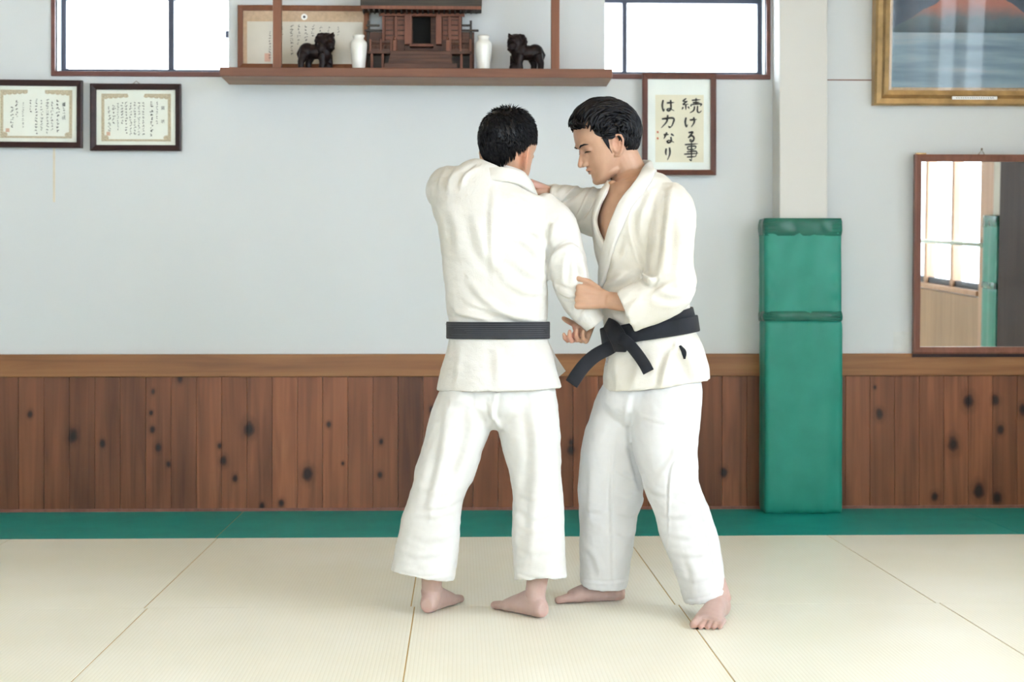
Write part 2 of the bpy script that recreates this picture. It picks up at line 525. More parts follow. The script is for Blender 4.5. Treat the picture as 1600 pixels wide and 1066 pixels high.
def side_window(name, axis, pos, p, q, z0, z1, n, mat_f):
    w = empty(name, ((pos, (p + q) / 2, z0) if axis == 'x' else ((p + q) / 2, pos, z0)), kind='structure')
    s_ = 1 if pos > 0 else -1
    def mk(p0, p1, d0, d1, za, zb, nm, m):
        mb = MB()
        if axis == 'x': mb.box(pos + s_ * d0, pos + s_ * d1, p0, p1, za, zb)
        else: mb.box(p0, p1, pos + s_ * d0, pos + s_ * d1, za, zb)
        return mb.build(nm, m, w, bevel=.003)
    mk(p, q, -.03, .16, z0 - .04, z0, 'sill', mat_f); mk(p, q, -.02, .12, z1, z1 + .06, 'head', mat_f)
    st = (q - p) / n
    for i in range(n + 1):
        c = p + i * st
        mk(max(p, c - .035), min(q, c + .035), .0, .08, z0, z1, 'stile', mat_f)
    for i in range(n):
        a, c = p + i * st + .035, p + (i + 1) * st - .035
        mk(a, c, .02, .06, z0, z0 + .05, 'bottom_rail', M['sash'])
        mk(a, c, .02, .06, z1 - .05, z1, 'top_rail', mat_f)
        mk(a, c, .036, .044, z0 + .05, z1 - .05, 'pane', M['glass'])
    return w
M['guard'] = plain('guard_bar_paint', (0.55, 0.66, 0.62), .35, .5)
M['darkdoor'] = wood('dark_door_wood', (0.03, 0.018, 0.016), (0.055, 0.034, 0.03), 'z', 1.0, .6, spec=.15)
M['wainscot'] = wood('oak_wainscot', (0.27, 0.16, 0.085), (0.40, 0.25, 0.14), 'z', 1.0, .5)
M['doorwood'] = wood('window_pine', (0.40, 0.23, 0.14), (0.55, 0.34, 0.22), 'z', 1.0, 0.5)
RO = [(-2.8, 1.2, .87, 3.55), (1.55, 3.62, .87, 3.55), (5.25, 6.0, .87, 1.75)]  # tops raised out of view to bring more light onto the floor
side_wall('wall_right', 'x', XR, YB, YW, RO, M['wall'])
side_window('window_3', 'x', XR, *RO[0], 5, M['doorwood'])
w4 = side_window('window_4', 'x', XR, *RO[1], 3, M['doorwood'])
side_window('window_6', 'x', XR, *RO[2], 1, M['doorwood'])
MB().tube([(XR - .05, 1.2, 1.22), (XR - .05, 3.80, 1.22)], .016, 12).build('guard_bar', M['guard'], w4, smooth=True)
tag(MB().box(XR - .02, XR, 3.64, 3.94, 0, ZC).build('trim_6', M['doorwood']), kind='structure')
tag(MB().box(XR - .03, XR, 3.95, 4.11, 0, ZC).build('wall_pillar', M['column'], bevel=.006), kind='structure')
d1 = tag(MB().box(XR - .05, XR, 4.14, 5.15, 0, 2.15).build('door_1', M['darkdoor'], bevel=.004), kind='structure')
FO = [(-3.2, 0.2, 1.5, 3.55)]  # unseen; position and height chosen for fill light and a brighter floor
side_wall('wall_front', 'y', YB, XL, XR, FO, M['wall'])
side_window('window_5', 'y', YB, *FO[0], 4, M['doorwood'])
LO = []
side_wall('wall_left', 'x', XL, YB, YW, LO, M['wall'])
tag(MB().box(XR - .015, XR, YB, 4.1, 0, .82).build('trim_5', M['wainscot']), kind='structure')
# ------------------------------------------------------------------ altar shelf and what stands on it
YS0 = 7.22
zs0, zs1 = wz(121, Y=YS0), wz(107, Y=YS0)
sx0, sx1 = wx(343, YS0), wx(957, YS0)
shelf = empty('altar_shelf', ((sx0 + sx1) / 2, YS0, zs0), 'long brown wooden altar shelf hung high on the wall from two posts', 'shelf')
MB().box(sx0, sx1, YS0, YS0 + .02, zs0, zs1).build('front_edge', M['shelfwood'], shelf, bevel=.003)
MB().box(sx0, sx1, YS0 + .02, YW - .03, zs0 + .003, zs1 - .006).build('board', M['bounce_wood'], shelf)
for a in (433.5, 867.5):
    c = wx(a, YS0 + .03)
    MB().box(c - .02, c + .02, YS0 + .012, YS0 + .052, zs1 - .006, ZC).build('hanging_post', M['postwood'], shelf, bevel=.003)
ZS = zs1 - .006                                     # top of the board

def vase(pxc, label):
    c = P(pxc, 100, 7.33)
    k = 7.33 / FPX
    t = empty('porcelain_vase', (c[0], 7.33, ZS), label, 'vase', 'pair of white altar vases')
    prof = [(9.0, 0), (9.6, 2), (11.2, 20), (12.8, 36), (13.2, 43), (12.6, 47), (9.4, 50.5), (7.8, 52.5), (8.0, 54), (9.4, 56), (9.6, 57.5), (8.4, 58.5), (7.0, 57), (6.2, 52)]
    MB().lathe([(r * k, z * k) for r, z in prof], (c[0], 7.33, ZS), 28).build('body', M['porcelain'], t, smooth=True)
    return t
vase(560.5, 'white porcelain vase between left lion-dog statue and miniature shrine')
vase(755.5, 'white porcelain vase between miniature shrine and right lion-dog statue')

def remeshed(name, verts, faces, voxel, smooth=4, fac=0.5):
    me = bpy.data.meshes.new(name)
    me.from_pydata([tuple(v) for v in np.asarray(verts).tolist()], [], [tuple(f) for f in faces])
    o = bpy.data.objects.new(name, me); COL.objects.link(o)
    r = o.modifiers.new('r', 'REMESH'); r.mode = 'VOXEL'; r.voxel_size = voxel; r.adaptivity = 0
    if smooth:
        s = o.modifiers.new('s', 'SMOOTH'); s.factor = fac; s.iterations = smooth
    dg = bpy.context.evaluated_depsgraph_get()
    res = bpy.data.meshes.new_from_object(o.evaluated_get(dg))
    n = len(res.vertices)
    V = np.empty(n * 3, np.float32); res.vertices.foreach_get('co', V); V = V.reshape(-1, 3).astype(float)
    F = [tuple(p.vertices) for p in res.polygons]
    bpy.data.objects.remove(o); bpy.data.meshes.remove(me); bpy.data.meshes.remove(res)
    return V, F

def lion(px0, flip, label):
    k = 7.35 / FPX
    s = -1 if flip else 1
    base = P(px0, 100, 7.35)
    def q(x, y, d=0.0): return (base[0] + s * x * k, 7.35 + d * k, ZS + (107 - y) * k)
    t = empty('lion_dog_statue', (base[0], 7.35, ZS), label, 'statue', 'pair of carved lion-dogs')
    b = MB()
    b.ellipsoid(q(-17, 73), (13 * k, 11 * k, 13 * k)); b.ellipsoid(q(-5, 74), (16 * k, 12 * k, 12 * k)); b.ellipsoid(q(17, 99, -9), (7 * k, 7 * k, 7 * k)); b.ellipsoid(q(9, 74), (12 * k, 12 * k, 17 * k))
    b.tube([q(-24, 66, 0), q(-28, 78, 0), q(-27, 88, 2)], [4 * k, 6 * k, 3 * k])                       # tail
    for (x, d) in ((-23, -7), (-13, 7)):
        b.tube([q(x + 2, 78, d), q(x - 3, 92, d), q(x - 2, 104, d), q(x + 1, 107, d)], [8 * k, 5.5 * k, 5 * k, 5.5 * k])
        b.ellipsoid(q(x + 2, 104, d), (7 * k, 5 * k, 3.5 * k))
    for (x, d) in ((6, -8), (15, 7)):
        b.tube([q(x, 78, d), q(x + 2, 92, d), q(x, 104, d), q(x + 1, 107, d)], [7 * k, 5.5 * k, 5 * k, 5.5 * k])
        b.ellipsoid(q(x + 4, 104, d), (7.5 * k, 5 * k, 3.5 * k))
    V, F = remeshed('lion_tmp', b.v, b.f, .0032, 3)
    mesh_obj('body', V, F, M['lion'], t, True)
    h = MB()
    h.ellipsoid(q(13, 58), (14 * k, 13 * k, 14 * k)); h.ellipsoid(q(4, 70), (11 * k, 13 * k, 14 * k)); h.ellipsoid(q(19, 64, -8), (8 * k, 9 * k, 6.5 * k)); h.ellipsoid(q(12, 68), (13 * k, 12 * k, 10 * k))
    h.ellipsoid(q(20, 70, -7), (7 * k, 8 * k, 3.2 * k))
    for d in (-8, 8):
        h.tube([q(20, 52, d), q(25, 45, d)], [5 * k, 1 * k])
    for i in range(9):                                  # curls of the mane
        a = -0.4 + i * .42
        h.ellipsoid(q(10 - 13 * math.cos(a) * .9, 62 - 13 * math.sin(a + .3), -8 + 2 * (i % 3)), (4 * k, 5 * k, 4 * k), n=10)
    h.ellipsoid(q(17, 55, -12), (2.4 * k, 2 * k, 2.4 * k), n=10); h.ellipsoid(q(24, 57, -9), (2.2 * k, 2 * k, 2.2 * k), n=10)
    V, F = remeshed('lion_tmp', h.v, h.f, .003, 2)
    mesh_obj('head', V, F, M['lion'], t, True)
    b = MB(); b.box(base[0] - .085, base[0] + .085, 7.35 - .05, 7.35 + .05, ZS, ZS + .004)
    b.build('plinth', M['lion'], t)
lion(497, False, 'dark carved lion-dog statue with head at right, beside left altar vase')
lion(819, True, 'dark carved lion-dog statue with head at left, beside right altar vase')

# miniature shrine ---------------------------------------------------------
sh = empty('miniature_shrine', (wx(657, 7.4), 7.36, ZS), 'miniature wooden shrine with steps, railings and open doors on altar shelf', 'shrine')
def part(name, boxes, m, parent=sh, bevel=.0015):
    mb = MB()
    for bx in boxes: mb.pbox(*bx)
    return mb.build(name, m, parent, bevel=bevel)
zb_ = 107
part('base', [(600, 714, 99, zb_, 7.29, 7.48)], M['shrine'])
st = None
for i in range(4):
    part('step', [(607 + i * 1.0, 707 - i * 1.0, 96 - i * 5.4, 101.2 - i * 5.4, 7.30 + .018 * i, 7.40)], M['shrine'])
part('stage', [(574, 738, 79.5, 83.5, 7.375, 7.48)], M['shrine'])
for (a, c) in ((577, 613), (702, 737)):
    r = part('railing', [(a, c, 64, 66.5, 7.375, 7.381), (a, c, 70, 71.5, 7.375, 7.381), (a, c, 76, 79.5, 7.375, 7.381)], M['shrine'])
    for x in ((a, a + 3), ((a + c) / 2 - 1.5, (a + c) / 2 + 1.5), (c - 3.5, c)):
        part('baluster', [(x[0], x[1], 61, 80, 7.372, 7.384)], M['shrine_red'], r)
    for j in range(5):
        xx = a + 5 + j * 5.6
        part('baluster', [(xx, xx + 1.6, 71, 77, 7.375, 7.381)], M['shrine'], r)
for x in (579, 596, 702, 719, 734):
    part('stage_leg', [(x, x + 4, 83, zb_, 7.385, 7.40)], M['shrine_red'])
part('under_stage', [(578, 736, 84, zb_, 7.43, 7.49)], M['roof'])
for x in (614, 697):
    g = part('stair_post', [(x, x + 5, 63, 82, 7.365, 7.38)], M['shrine_red'])
    c = P(x + 2.5, 60, 7.372)
    MB().ellipsoid((c[0], 7.372, c[2]), (.008, .008, .011), n=10).build('finial', M['shrine_red'], g, smooth=True)
part('inside', [(643, 675, 20, 70, 7.47, 7.48)], M['black'])
part('body', [(597, 632, 22, 80, 7.43, 7.48), (690, 722, 22, 80, 7.43, 7.48), (632, 690, 12, 21, 7.42, 7.48), (632, 645, 20, 80, 7.46, 7.48), (673, 690, 20, 80, 7.46, 7.48), (600, 720, 68, 81, 7.44, 7.48)], M['shrine'])
part('door', [(632, 643.5, 19.5, 69, 7.400, 7.44)], M['shrine_red'])
part('door', [(681, 690, 19.5, 69, 7.400, 7.44)], M['shrine_red'])
part('threshold', [(640, 677, 69, 72, 7.385, 7.44)], M['shrine_red'])
for x in (597, 616.5, 700, 716.5):
    part('pillar', [(x, x + 4, 22, 80, 7.412, 7.43)], M['shrine_red'])
for x in (602, 620, 704, 691.5):
    pn = part('lattice_panel', [(x, x + 13, 27, 62, 7.424, 7.43)], M['shrine_red'])
    for j in range(4):
        part('lattice_bar', [(x + 1, x + 12, 30 + j * 8, 32 + j * 8, 7.418, 7.425)], M['shrine'], pn)
part('beam', [(592, 726, 20.5, 24.5, 7.405, 7.43)], M['shrine_red'])
part('beam', [(598, 722, 15, 19, 7.40, 7.43)], M['shrine'])
for (a, c, d) in ((572, 597, -1), (722, 741, 1)):
    w = part('wing', [(a, c, 50, zb_, 7.44, 7.49)], M['shrine'])
    part('wing_post', [(a + (12 if d > 0 else 2), a + (15.5 if d > 0 else 5.5), 32, zb_, 7.43, 7.445)], M['roof'], w)
    part('wing_bar', [(a - (2 if d < 0 else 0), c + (7 if d > 0 else 0), 46, 49, 7.425, 7.435)], M['roof'], w)
    part('wing_bar', [(a, c - 4, 38, 41, 7.425, 7.435)], M['roof'], w)
# roof: eave board, sloping slab, ridge, rafters
a, c = wx(563, 7.30), wx(753, 7.30)
ze = wz(14, Y=7.30)
part('eave_board', [(564, 752, 9.2, 13.6, 7.30, 7.31)], M['shrine_red'])
prof = [(7.30, ze + .012), (7.30, ze + .045), (7.40, ze + .17), (7.48, ze + .045), (7.48, ze + .012), (7.40, ze + .03)]
MB().prism(prof, 'x', a, c).build('roof', M['roof'], sh)
MB().box(a - .01, c + .01, 7.385, 7.415, ze + .165, ze + .19).build('ridge', M['roof'], sh)
for i in range(22):
    x = 566 + i * 8.45
    part('rafter', [(x, x + 2.4, 13.6, 16.6, 7.312, 7.40)], M['roof'])

# ------------------------------------------------------------------ framed things on the wall
def tilt(o, ang, about=None, yaw=0.0, roll=0.0):
    o.rotation_euler = (ang, roll, yaw)

def frame4(root, w, h, fw, d, m, name='frame', y0=0.0, prof=None):
    """four mitred sides round a w x h opening's outside; local x, z centred; front at y0-d"""
    mb = MB()
    pr = prof or [(0, 0), (0, -d), (fw * .25, -d * 1.15), (fw, -d * .75), (fw, 0)]
    cs = [(-w / 2, -h / 2, 1, 1), (w / 2, -h / 2, -1, 1), (w / 2, h / 2, -1, -1), (-w / 2, h / 2, 1, -1)]
    n = len(pr); V = []; Fc = []
    for (x, z, sx, sz) in cs:
        for (o_, y) in pr:
            V.append((x + sx * o_, y0 + y, z + sz * o_))
    for k in range(4):
        j = (k + 1) % 4
        for i in range(n):
            i2 = (i + 1) % n
            Fc.append((k * n + i, j * n + i, j * n + i2, k * n + i2))
    mb.add(V, Fc)
    o = local(mb, name, m, root)
    return o

def local(mb, name, m, root, smooth=False, bevel=0.0):
    me = bpy.data.meshes.new(name)
    me.from_pydata(mb.v, [], mb.f); me.update()
    o = bpy.data.objects.new(name, me); COL.objects.link(o); o.parent = root
    me.materials.append(m)
    if smooth: me.polygons.foreach_set('use_smooth', [True] * len(me.polygons))
    if bevel:
        md = o.modifiers.new('bevel', 'BEVEL'); md.width = bevel; md.segments = 2
    return o

def hang(name, px0, px1, py0, py1, label, cat, Y=YW, lean=0.0, group=None, thick=.0):
    a = P(px0, py1, Y); c = P(px1, py0, Y)
    w, h = c[0] - a[0], c[2] - a[2]
    t = empty(name, ((a[0] + c[0]) / 2, Y, (a[2] + c[2]) / 2), label, cat, group)
    if lean: tilt(t, lean)
    return t, w, h

def stroke(mb, pts, w0, w1, y, steps=6):
    """a flat brush mark a hair above the paper"""
    pts = [np.array(p, float) for p in pts]
    n = len(pts); path = []
    if n == 2:
        for i in range(steps + 1): path.append(pts[0] + (pts[1] - pts[0]) * i / steps)
    else:
        ext = [2 * pts[0] - pts[1]] + pts + [2 * pts[-1] - pts[-2]]
        for i in range(1, n):
            p0, p1, p2, p3 = ext[i - 1], ext[i], ext[i + 1], ext[i + 2]
            for k in range(steps):
                t = k / steps
                path.append(.5 * ((2 * p1) + (p2 - p0) * t + (2 * p0 - 5 * p1 + 4 * p2 - p3) * t * t + (3 * p1 - p0 - 3 * p2 + p3) * t ** 3))
        path.append(pts[-1])
    V = []; F = []
    m = len(path)
    for i, p in enumerate(path):
        d = path[min(i + 1, m - 1)] - path[max(i - 1, 0)]
        d = d / (np.linalg.norm(d) + 1e-9); nn = np.array((-d[1], d[0]))
        s = i / (m - 1)
        w = (w0 + (w1 - w0) * s) * (0.75 + .35 * math.sin(math.pi * min(1, s * 1.15)))
        if i == m - 1: w *= .45
        for sg in (-1, 1):
            q = p + nn * w * sg
            V.append((q[0], y, q[1]))
    for i in range(m - 1):
        F.append((2 * i, 2 * i + 1, 2 * i + 3, 2 * i + 2))
    mb.add(V, F)

KJ = {
 'tsuzu': [[(.22, .02), (.06, .2), (.27, .22)], [(.28, .2), (.06, .42), (.34, .40)], [(.2, .42), (.2, .78)], [(.07, .58), (.0, .76)], [(.31, .55), (.38, .7)],
           [(.5, .15), (.96, .1)], [(.72, 0), (.72, .28)], [(.55, .3), (.9, .27)], [(.48, .42), (.45, .56)], [(.48, .42), (.98, .38), (.92, .54)], [(.65, .52), (.6, .8), (.4, .98)], [(.8, .5), (.79, .85), (.88, .95), (1, .82)]],
 'ke': [[(.12, .05), (.05, .5), (.14, .95), (.25, .72)], [(.4, .3), (.98, .24)], [(.72, .02), (.76, .5), (.52, 1)]],
 'ru': [[(.2, .1), (.75, .05), (.45, .33), (.15, .6)], [(.15, .6), (.6, .4), (.9, .62), (.75, .95), (.42, .94), (.45, .76), (.65, .88)]],
 'koto': [[(.05, .12), (.98, .07)], [(.25, .22), (.25, .38)], [(.25, .22), (.8, .2), (.75, .36)], [(.27, .38), (.75, .36)], [(.2, .5), (.85, .47), (.82, .74)], [(.0, .62), (1, .57)], [(.2, .77), (.85, .74)], [(.52, 0), (.53, .97)], [(.53, .97), (.36, .88)]],
 'ha': [[(.1, .05), (.03, .5), (.12, .97), (.22, .76)], [(.38, .3), (.97, .25)], [(.68, .05), (.7, .75), (.52, .95), (.4, .84), (.6, .76), (.97, .95)]],
 'chikara': [[(.08, .3), (.9, .24), (.84, .7), (.68, .96)], [(.68, .96), (.52, .82)], [(.5, 0), (.42, .5), (.03, .98)]],
 'na': [[(.05, .25), (.5, .2)], [(.32, .02), (.06, .62)], [(.65, .16), (.92, .34)], [(.65, .42), (.67, .8), (.45, .95), (.34, .83), (.55, .74), (.92, .93)]],
 'ri': [[(.2, .1), (.12, .45), (.25, .62)], [(.78, .03), (.84, .5), (.4, 1)]],
}

# calligraphy frame beside the right man
YC = YW - .035
t, w, h = hang('framed_calligraphy', 1003, 1118, 116, 274, 'brown framed brush calligraphy hanging under the right window', 'calligraphy', YC, lean=math.radians(0.3))
k = YC / FPX
frame4(t, w, h, 8.5 * k, .022, M['frame_brown'])
local(MB().box(-w / 2 + .01, w / 2 - .01, -.004, .004, -h / 2 + .01, h / 2 - .01), 'mount', M['paper'], t)
cxp, cyp = (1003 + 1118) / 2, (116 + 274) / 2
def lp(px, py): return ((px - cxp) * k, -(py - cyp) * k)
a = lp(1023.5, 254); c = lp(1099.5, 148.5)
local(MB().box(a[0], c[0], -.006, -.003, a[1], c[1]), 'paper', M['tanpaper'], t)
for key, (X0, X1, Y0, Y1) in {'tsuzu': (480, 590, 545, 630), 'ke': (495, 566, 650, 708), 'ru': (508, 552, 732, 788), 'koto': (492, 572, 792, 898),
                              'ha': (368, 440, 553, 620), 'chikara': (362, 440, 640, 714), 'na': (375, 442, 735, 797), 'ri': (386, 418, 818, 892)}.items():
    X0, X1 = 930 + X0 / 3.5525, 930 + X1 / 3.5525; Y0, Y1 = Y0 / 3.5525, Y1 / 3.5525
    ink = MB()
    for s_ in KJ[key]:
        stroke(ink, [lp(X0 + u * (X1 - X0), Y0 + v * (Y1 - Y0)) for u, v in s_], (1.35 if key in ('tsuzu', 'koto') else 1.7) * k, .95 * k, -.0072)
    local(ink, 'character', M['ink'], t)
for (X, Y) in ((345, 735), (345, 770)):
    a = lp(930 + X / 3.5525 - 1.4, Y / 3.5525 + 1.6); c = lp(930 + X / 3.5525 + 1.4, Y / 3.5525 - 1.6)
    local(MB().box(a[0], c[0], -.0072, -.005, a[1], c[1]), 'seal', M['seal'], t)
local(MB().box(-w / 2 + .015, w / 2 - .015, -.012, -.010, -h / 2 + .015, h / 2 - .015), 'glass', M['glass'], t)

def marks(mb, x, z0, z1, size, y, seed, dens=1.0):
    """a column of brushed characters too small to read: a few short marks each"""
    r = random.Random(seed)
    z = z0
    while z - size > z1:
        for j in range(r.randint(3, 5)):
            u0, v0 = r.uniform(-.45, .25), r.uniform(.05, .85)
            if r.random() < .55: q = (u0 + r.uniform(.3, .6), v0 + r.uniform(-.1, .1))
            else: q = (u0 + r.uniform(-.15, .15), min(1, v0 + r.uniform(.25, .5)))
            stroke(mb, [(x + u0 * size, z - v0 * size), (x + q[0] * size, z - q[1] * size)], size * .085 * dens, size * .06 * dens, y, 2)
        z -= size * 1.28

def glyphs(txts, root, m, size, name='lettering'):
    """legible characters: (text, x, z)"""
    for (s_, x, z) in txts:
        mbv = MB()
        cu = bpy.data.curves.new('glyph', 'FONT'); cu.body = s_; cu.size = size; cu.align_x = 'CENTER'; cu.align_y = 'CENTER'; cu.resolution_u = 2
        o = bpy.data.objects.new('glyph', cu); COL.objects.link(o)
        dg = bpy.context.evaluated_depsgraph_get()
        me = bpy.data.meshes.new_from_object(o.evaluated_get(dg))
        mbv.add([(v.co.x + x, -.0072, v.co.y + z) for v in me.vertices], [tuple(p.vertices) for p in me.polygons])
        bpy.data.objects.remove(o); bpy.data.curves.remove(cu); bpy.data.meshes.remove(me)
        local(mbv, name, m, root)

def certificate(px0, px1, py0, py1, cols, label, roll, hook, seed):
    Y = YW - .02
    t, w, h = hang('award_certificate', px0, px1, py0, py1, label, 'certificate', Y, lean=math.radians(0.3), group='award certificates under the left window')
    t.rotation_euler[1] = roll
    k = Y / FPX
    frame4(t, w, h, 9 * k, .02, M['frame_dark'])
    local(MB().box(-w / 2 + .01, w / 2 - .01, -.004, .004, -h / 2 + .01, h / 2 - .01), 'paper', M['ivory'], t)
    # printed ornamental border
    ow, oh, bw = w - 2 * 16.5 * k, h - 2 * 15 * k, 4.6 * k
    mb = MB()
    for (x0, x1, z0, z1) in ((-ow / 2, ow / 2, -oh / 2, -oh / 2 + bw * .7), (-ow / 2, -ow * .12, oh / 2 - bw, oh / 2), (ow * .12, ow / 2, oh / 2 - bw, oh / 2),
                             (-ow / 2, -ow / 2 + bw, -oh / 2, oh / 2), (ow / 2 - bw, ow / 2, -oh / 2, oh / 2)):
        mb.box(x0, x1, -.0062, -.003, z0, z1)
    for sx in (-1, 1):
        for j in range(5):
            mb.ellipsoid((sx * (ow / 2 - bw * (1.4 + j * 1.7)), -.0055, oh / 2 - bw * (1.3 - .12 * j)), (bw * .9, .0008, bw * .55), n=10)
        mb.ellipsoid((sx * (ow / 2 - bw * 1.3), -.0055, -oh / 2 + bw * 1.2), (bw * 1.2, .0008, bw * .9), n=10)
    tag(local(mb, 'printed_border', M['ornament'], t), kind='stuff')
    ik = MB()
    for i, (u, v0, v1, s_) in enumerate(cols):
        marks(ik, -w / 2 + u * w, h / 2 - v0 * h, h / 2 - v1 * h, s_ * k, -.0068, seed * 31 + i, 1.7)
    tag(local(ik, 'lettering', M['ink'], t), kind='stuff')
    glyphs([('賞', w / 2 - .205 * w, h / 2 - .36 * h), ('状', w / 2 - .205 * w, h / 2 - .56 * h)], t, M['ink'], 6.2 * k, 'character')
    s2 = MB(); s2.box(-w / 2 + .175 * w, -w / 2 + .215 * w, -.0068, -.004, -h / 2 + .23 * h, -h / 2 + .285 * h)
    local(s2, 'seal', M['paleseal'], t)
    local(MB().box(-w / 2 + .015, w / 2 - .015, -.012, -.010, -h / 2 + .015, h / 2 - .015), 'glass', M['glass'], t)
    if hook:
        hk = MB(); hk.tube([(-.018, .0, h / 2), (0, 0, h / 2 + .016), (.018, 0, h / 2)], .0022, 6)
        local(hk, 'hook', M['metal'], t)
    return t
certificate(-16, 130, 126, 231, [(.80, .32, .55, 3), (.73, .28, .80, 4.6), (.67, .31, .78, 3.6), (.62, .27, .82, 3.6), (.56, .28, .79, 3.6), (.50, .28, .80, 3.6), (.44, .28, .48, 3.4), (.36, .33, .72, 2.6), (.29, .30, .58, 4.2), (.24, .38, .76, 4.6)],
            'dark framed award certificate cut off by the left picture edge', math.radians(.3), False, 3)
certificate(142, 284, 132, 236, [(.73, .26, .62, 2.8), (.67, .26, .78, 4.8), (.58, .27, .78, 3.4), (.53, .27, .78, 3.4), (.485, .26, .78, 3.4), (.44, .27, .78, 3.4), (.39, .27, .79, 3.6), (.345, .26, .64, 3.6), (.30, .28, .70, 2.6), (.255, .30, .63, 4.2), (.205, .34, .76, 4.4)],
            'dark framed award certificate with a wall hook, right one of the pair', 0.0, True, 5)

# large framed document behind the left lion-dog
Y = YW - .04
t, w, h = hang('framed_document', 372, 577, 10, 108, 'wide brown framed document behind the left lion-dog statue', 'document', Y, lean=0.0)
t.location[1] = Y
k = Y / FPX
frame4(t, w, h, 8 * k, .018, M['postwood'])
local(MB().box(-w / 2 + .01, w / 2 - .01, -.004, .006, -h / 2 + .01, h / 2 - .01), 'mount', M['linen'], t)
cxp, cyp = (372 + 577) / 2., (10 + 108) / 2.
a = lp(387, 107); c = lp(566, 34.5)
local(MB().box(a[0], c[0], -.006, -.003, a[1], c[1]), 'paper', plain('aged_paper', (0.66, 0.63, 0.55), .7, .2, .05, 6), t)
ik = MB()
for i, (x, y0, y1, s_) in enumerate(((528, 41, 58, 3), (513, 41, 60, 4), (501, 41, 60, 4), (489, 39, 62, 4), (478, 40, 84, 4.2), (467, 39, 72, 4.2), (456, 39, 90, 4.2), (442, 41, 58, 3), (422, 50, 96, 3.4))):
    x_, z0 = lp(x, y0); _, z1 = lp(x, y1)
    marks(ik, x_, z0, z1, s_ * k, -.0068, 90 + i, 1.4)
tag(local(ik, 'lettering', M['ink'], t), kind='stuff')
a = lp(475.5, 27); ds = MB()
ds.add([(a[0] + 5 * k * math.cos(q_), -.0066, a[1] + 5 * k * math.sin(q_)) for q_ in np.linspace(0, 2 * math.pi, 16, False)], [tuple(range(16))])
local(ds, 'crest_disc', M['paper'], t)
ds = MB(); ds.add([(a[0] + 2 * k * math.cos(q_), -.0072, a[1] + 2 * k * math.sin(q_)) for q_ in np.linspace(0, 2 * math.pi, 12, False)], [tuple(range(12))])
local(ds, 'crest_dot', M['sash'], t)
a = lp(414, 97); c = lp(423, 84)
local(MB().box(a[0], c[0], -.0066, -.004, a[1], c[1]), 'seal', M['paleseal'], t)

# gilt framed mountain painting
YP = YW - .05
t, w, h = hang('framed_painting', 1366, 1740, -110, 164, 'gilt framed painting of a red mountain over blue water', 'painting', YP, lean=math.radians(4.2))
k = YP / FPX
fw = 24 * k
frame4(t, w, h, fw, .04, M['gold'], prof=[(0, .04), (0, -.03), (fw * .12, -.042), (fw * .45, -.036), (fw * .7, -.018), (fw, -.012), (fw, .02)])
frame4(t, w - 2 * fw, h - 2 * fw, 4.5 * k, .012, M['linen'], 'liner', -.002)
def painting_mat():
    m, nt, N, L, b = new_mat('mountain_painting')
    tc = N.new('ShaderNodeTexCoord'); sp = N.new('ShaderNodeSeparateXYZ'); L.new(tc.outputs['Object'], sp.inputs[0])
    no = N.new('ShaderNodeTexNoise'); no.inputs['Scale'].default_value = 9; no.inputs['Detail'].default_value = 6; L.new(tc.outputs['Object'], no.inputs['Vector'])
    def math_(op, a, b_=None, c_=None):
        n = N.new('ShaderNodeMath'); n.operation = op
        for i, q in enumerate((a, b_, c_)):
            if q is None: continue
            if isinstance(q, (int, float)): n.inputs[i].default_value = q
            else: L.new(q, n.inputs[i])
        return n.outputs[0]
    x, z = sp.outputs['X'], sp.outputs['Z']
    cxm = (1518 - (1366 + 1740) / 2) * k; ztop = -(-38 - (-110 + 164) / 2) * k; zhor = -(52 - 27) * k
    ax = math_('ABSOLUTE', math_('SUBTRACT', x, cxm))
    ax = math_('POWER', ax, 0.9)
    wob = math_('MULTIPLY_ADD', no.outputs['Fac'], 0.05, -0.025)
    ridge = math_('SUBTRACT', ztop, math_('MULTIPLY', ax, 0.60))
    inside = math_('GREATER_THAN', math_('SUBTRACT', ridge, math_('ADD', z, wob)), 0.0)
    skyc = ramp(N, [(0.3, (0.032, 0.05, 0.085)), (0.7, (0.075, 0.10, 0.15))]); L.new(no.outputs['Fac'], skyc.inputs['Fac'])
    hgt = math_('MULTIPLY_ADD', math_('SUBTRACT', math_('ADD', z, math_('MULTIPLY', wob, 2.0)), zhor), 3.3, 0.0)
    mc = ramp(N, [(0.0, (0.035, 0.065, 0.085)), (0.22, (0.10, 0.14, 0.17)), (0.45, (0.40, 0.16, 0.13)), (0.8, (0.46, 0.13, 0.10))]); L.new(hgt, mc.inputs['Fac'])
    m1 = N.new('ShaderNodeMix'); m1.data_type = 'RGBA'; L.new(inside, m1.inputs['Factor']); L.new(skyc.outputs[0], m1.inputs['A']); L.new(mc.outputs[0], m1.inputs['B'])
    wn = N.new('ShaderNodeTexNoise'); wn.inputs['Scale'].default_value = 1; wn.inputs['Detail'].default_value = 4
    mp = N.new('ShaderNodeMapping'); mp.inputs['Scale'].default_value = (1.5, 1, 16); L.new(tc.outputs['Object'], mp.inputs['Vector']); L.new(mp.outputs[0], wn.inputs['Vector'])
    wc = ramp(N, [(0.3, (0.10, 0.16, 0.23)), (0.55, (0.24, 0.33, 0.41)), (0.75, (0.38, 0.39, 0.43))]); L.new(wn.outputs['Fac'], wc.inputs['Fac'])
    isw = math_('LESS_THAN', z, zhor)
    m2 = N.new('ShaderNodeMix'); m2.data_type = 'RGBA'; L.new(isw, m2.inputs['Factor']); L.new(m1.outputs['Result'], m2.inputs['A']); L.new(wc.outputs[0], m2.inputs['B'])
    L.new(m2.outputs['Result'], b.inputs['Base Color'])
    b.inputs['Roughness'].default_value = 0.5
    return m
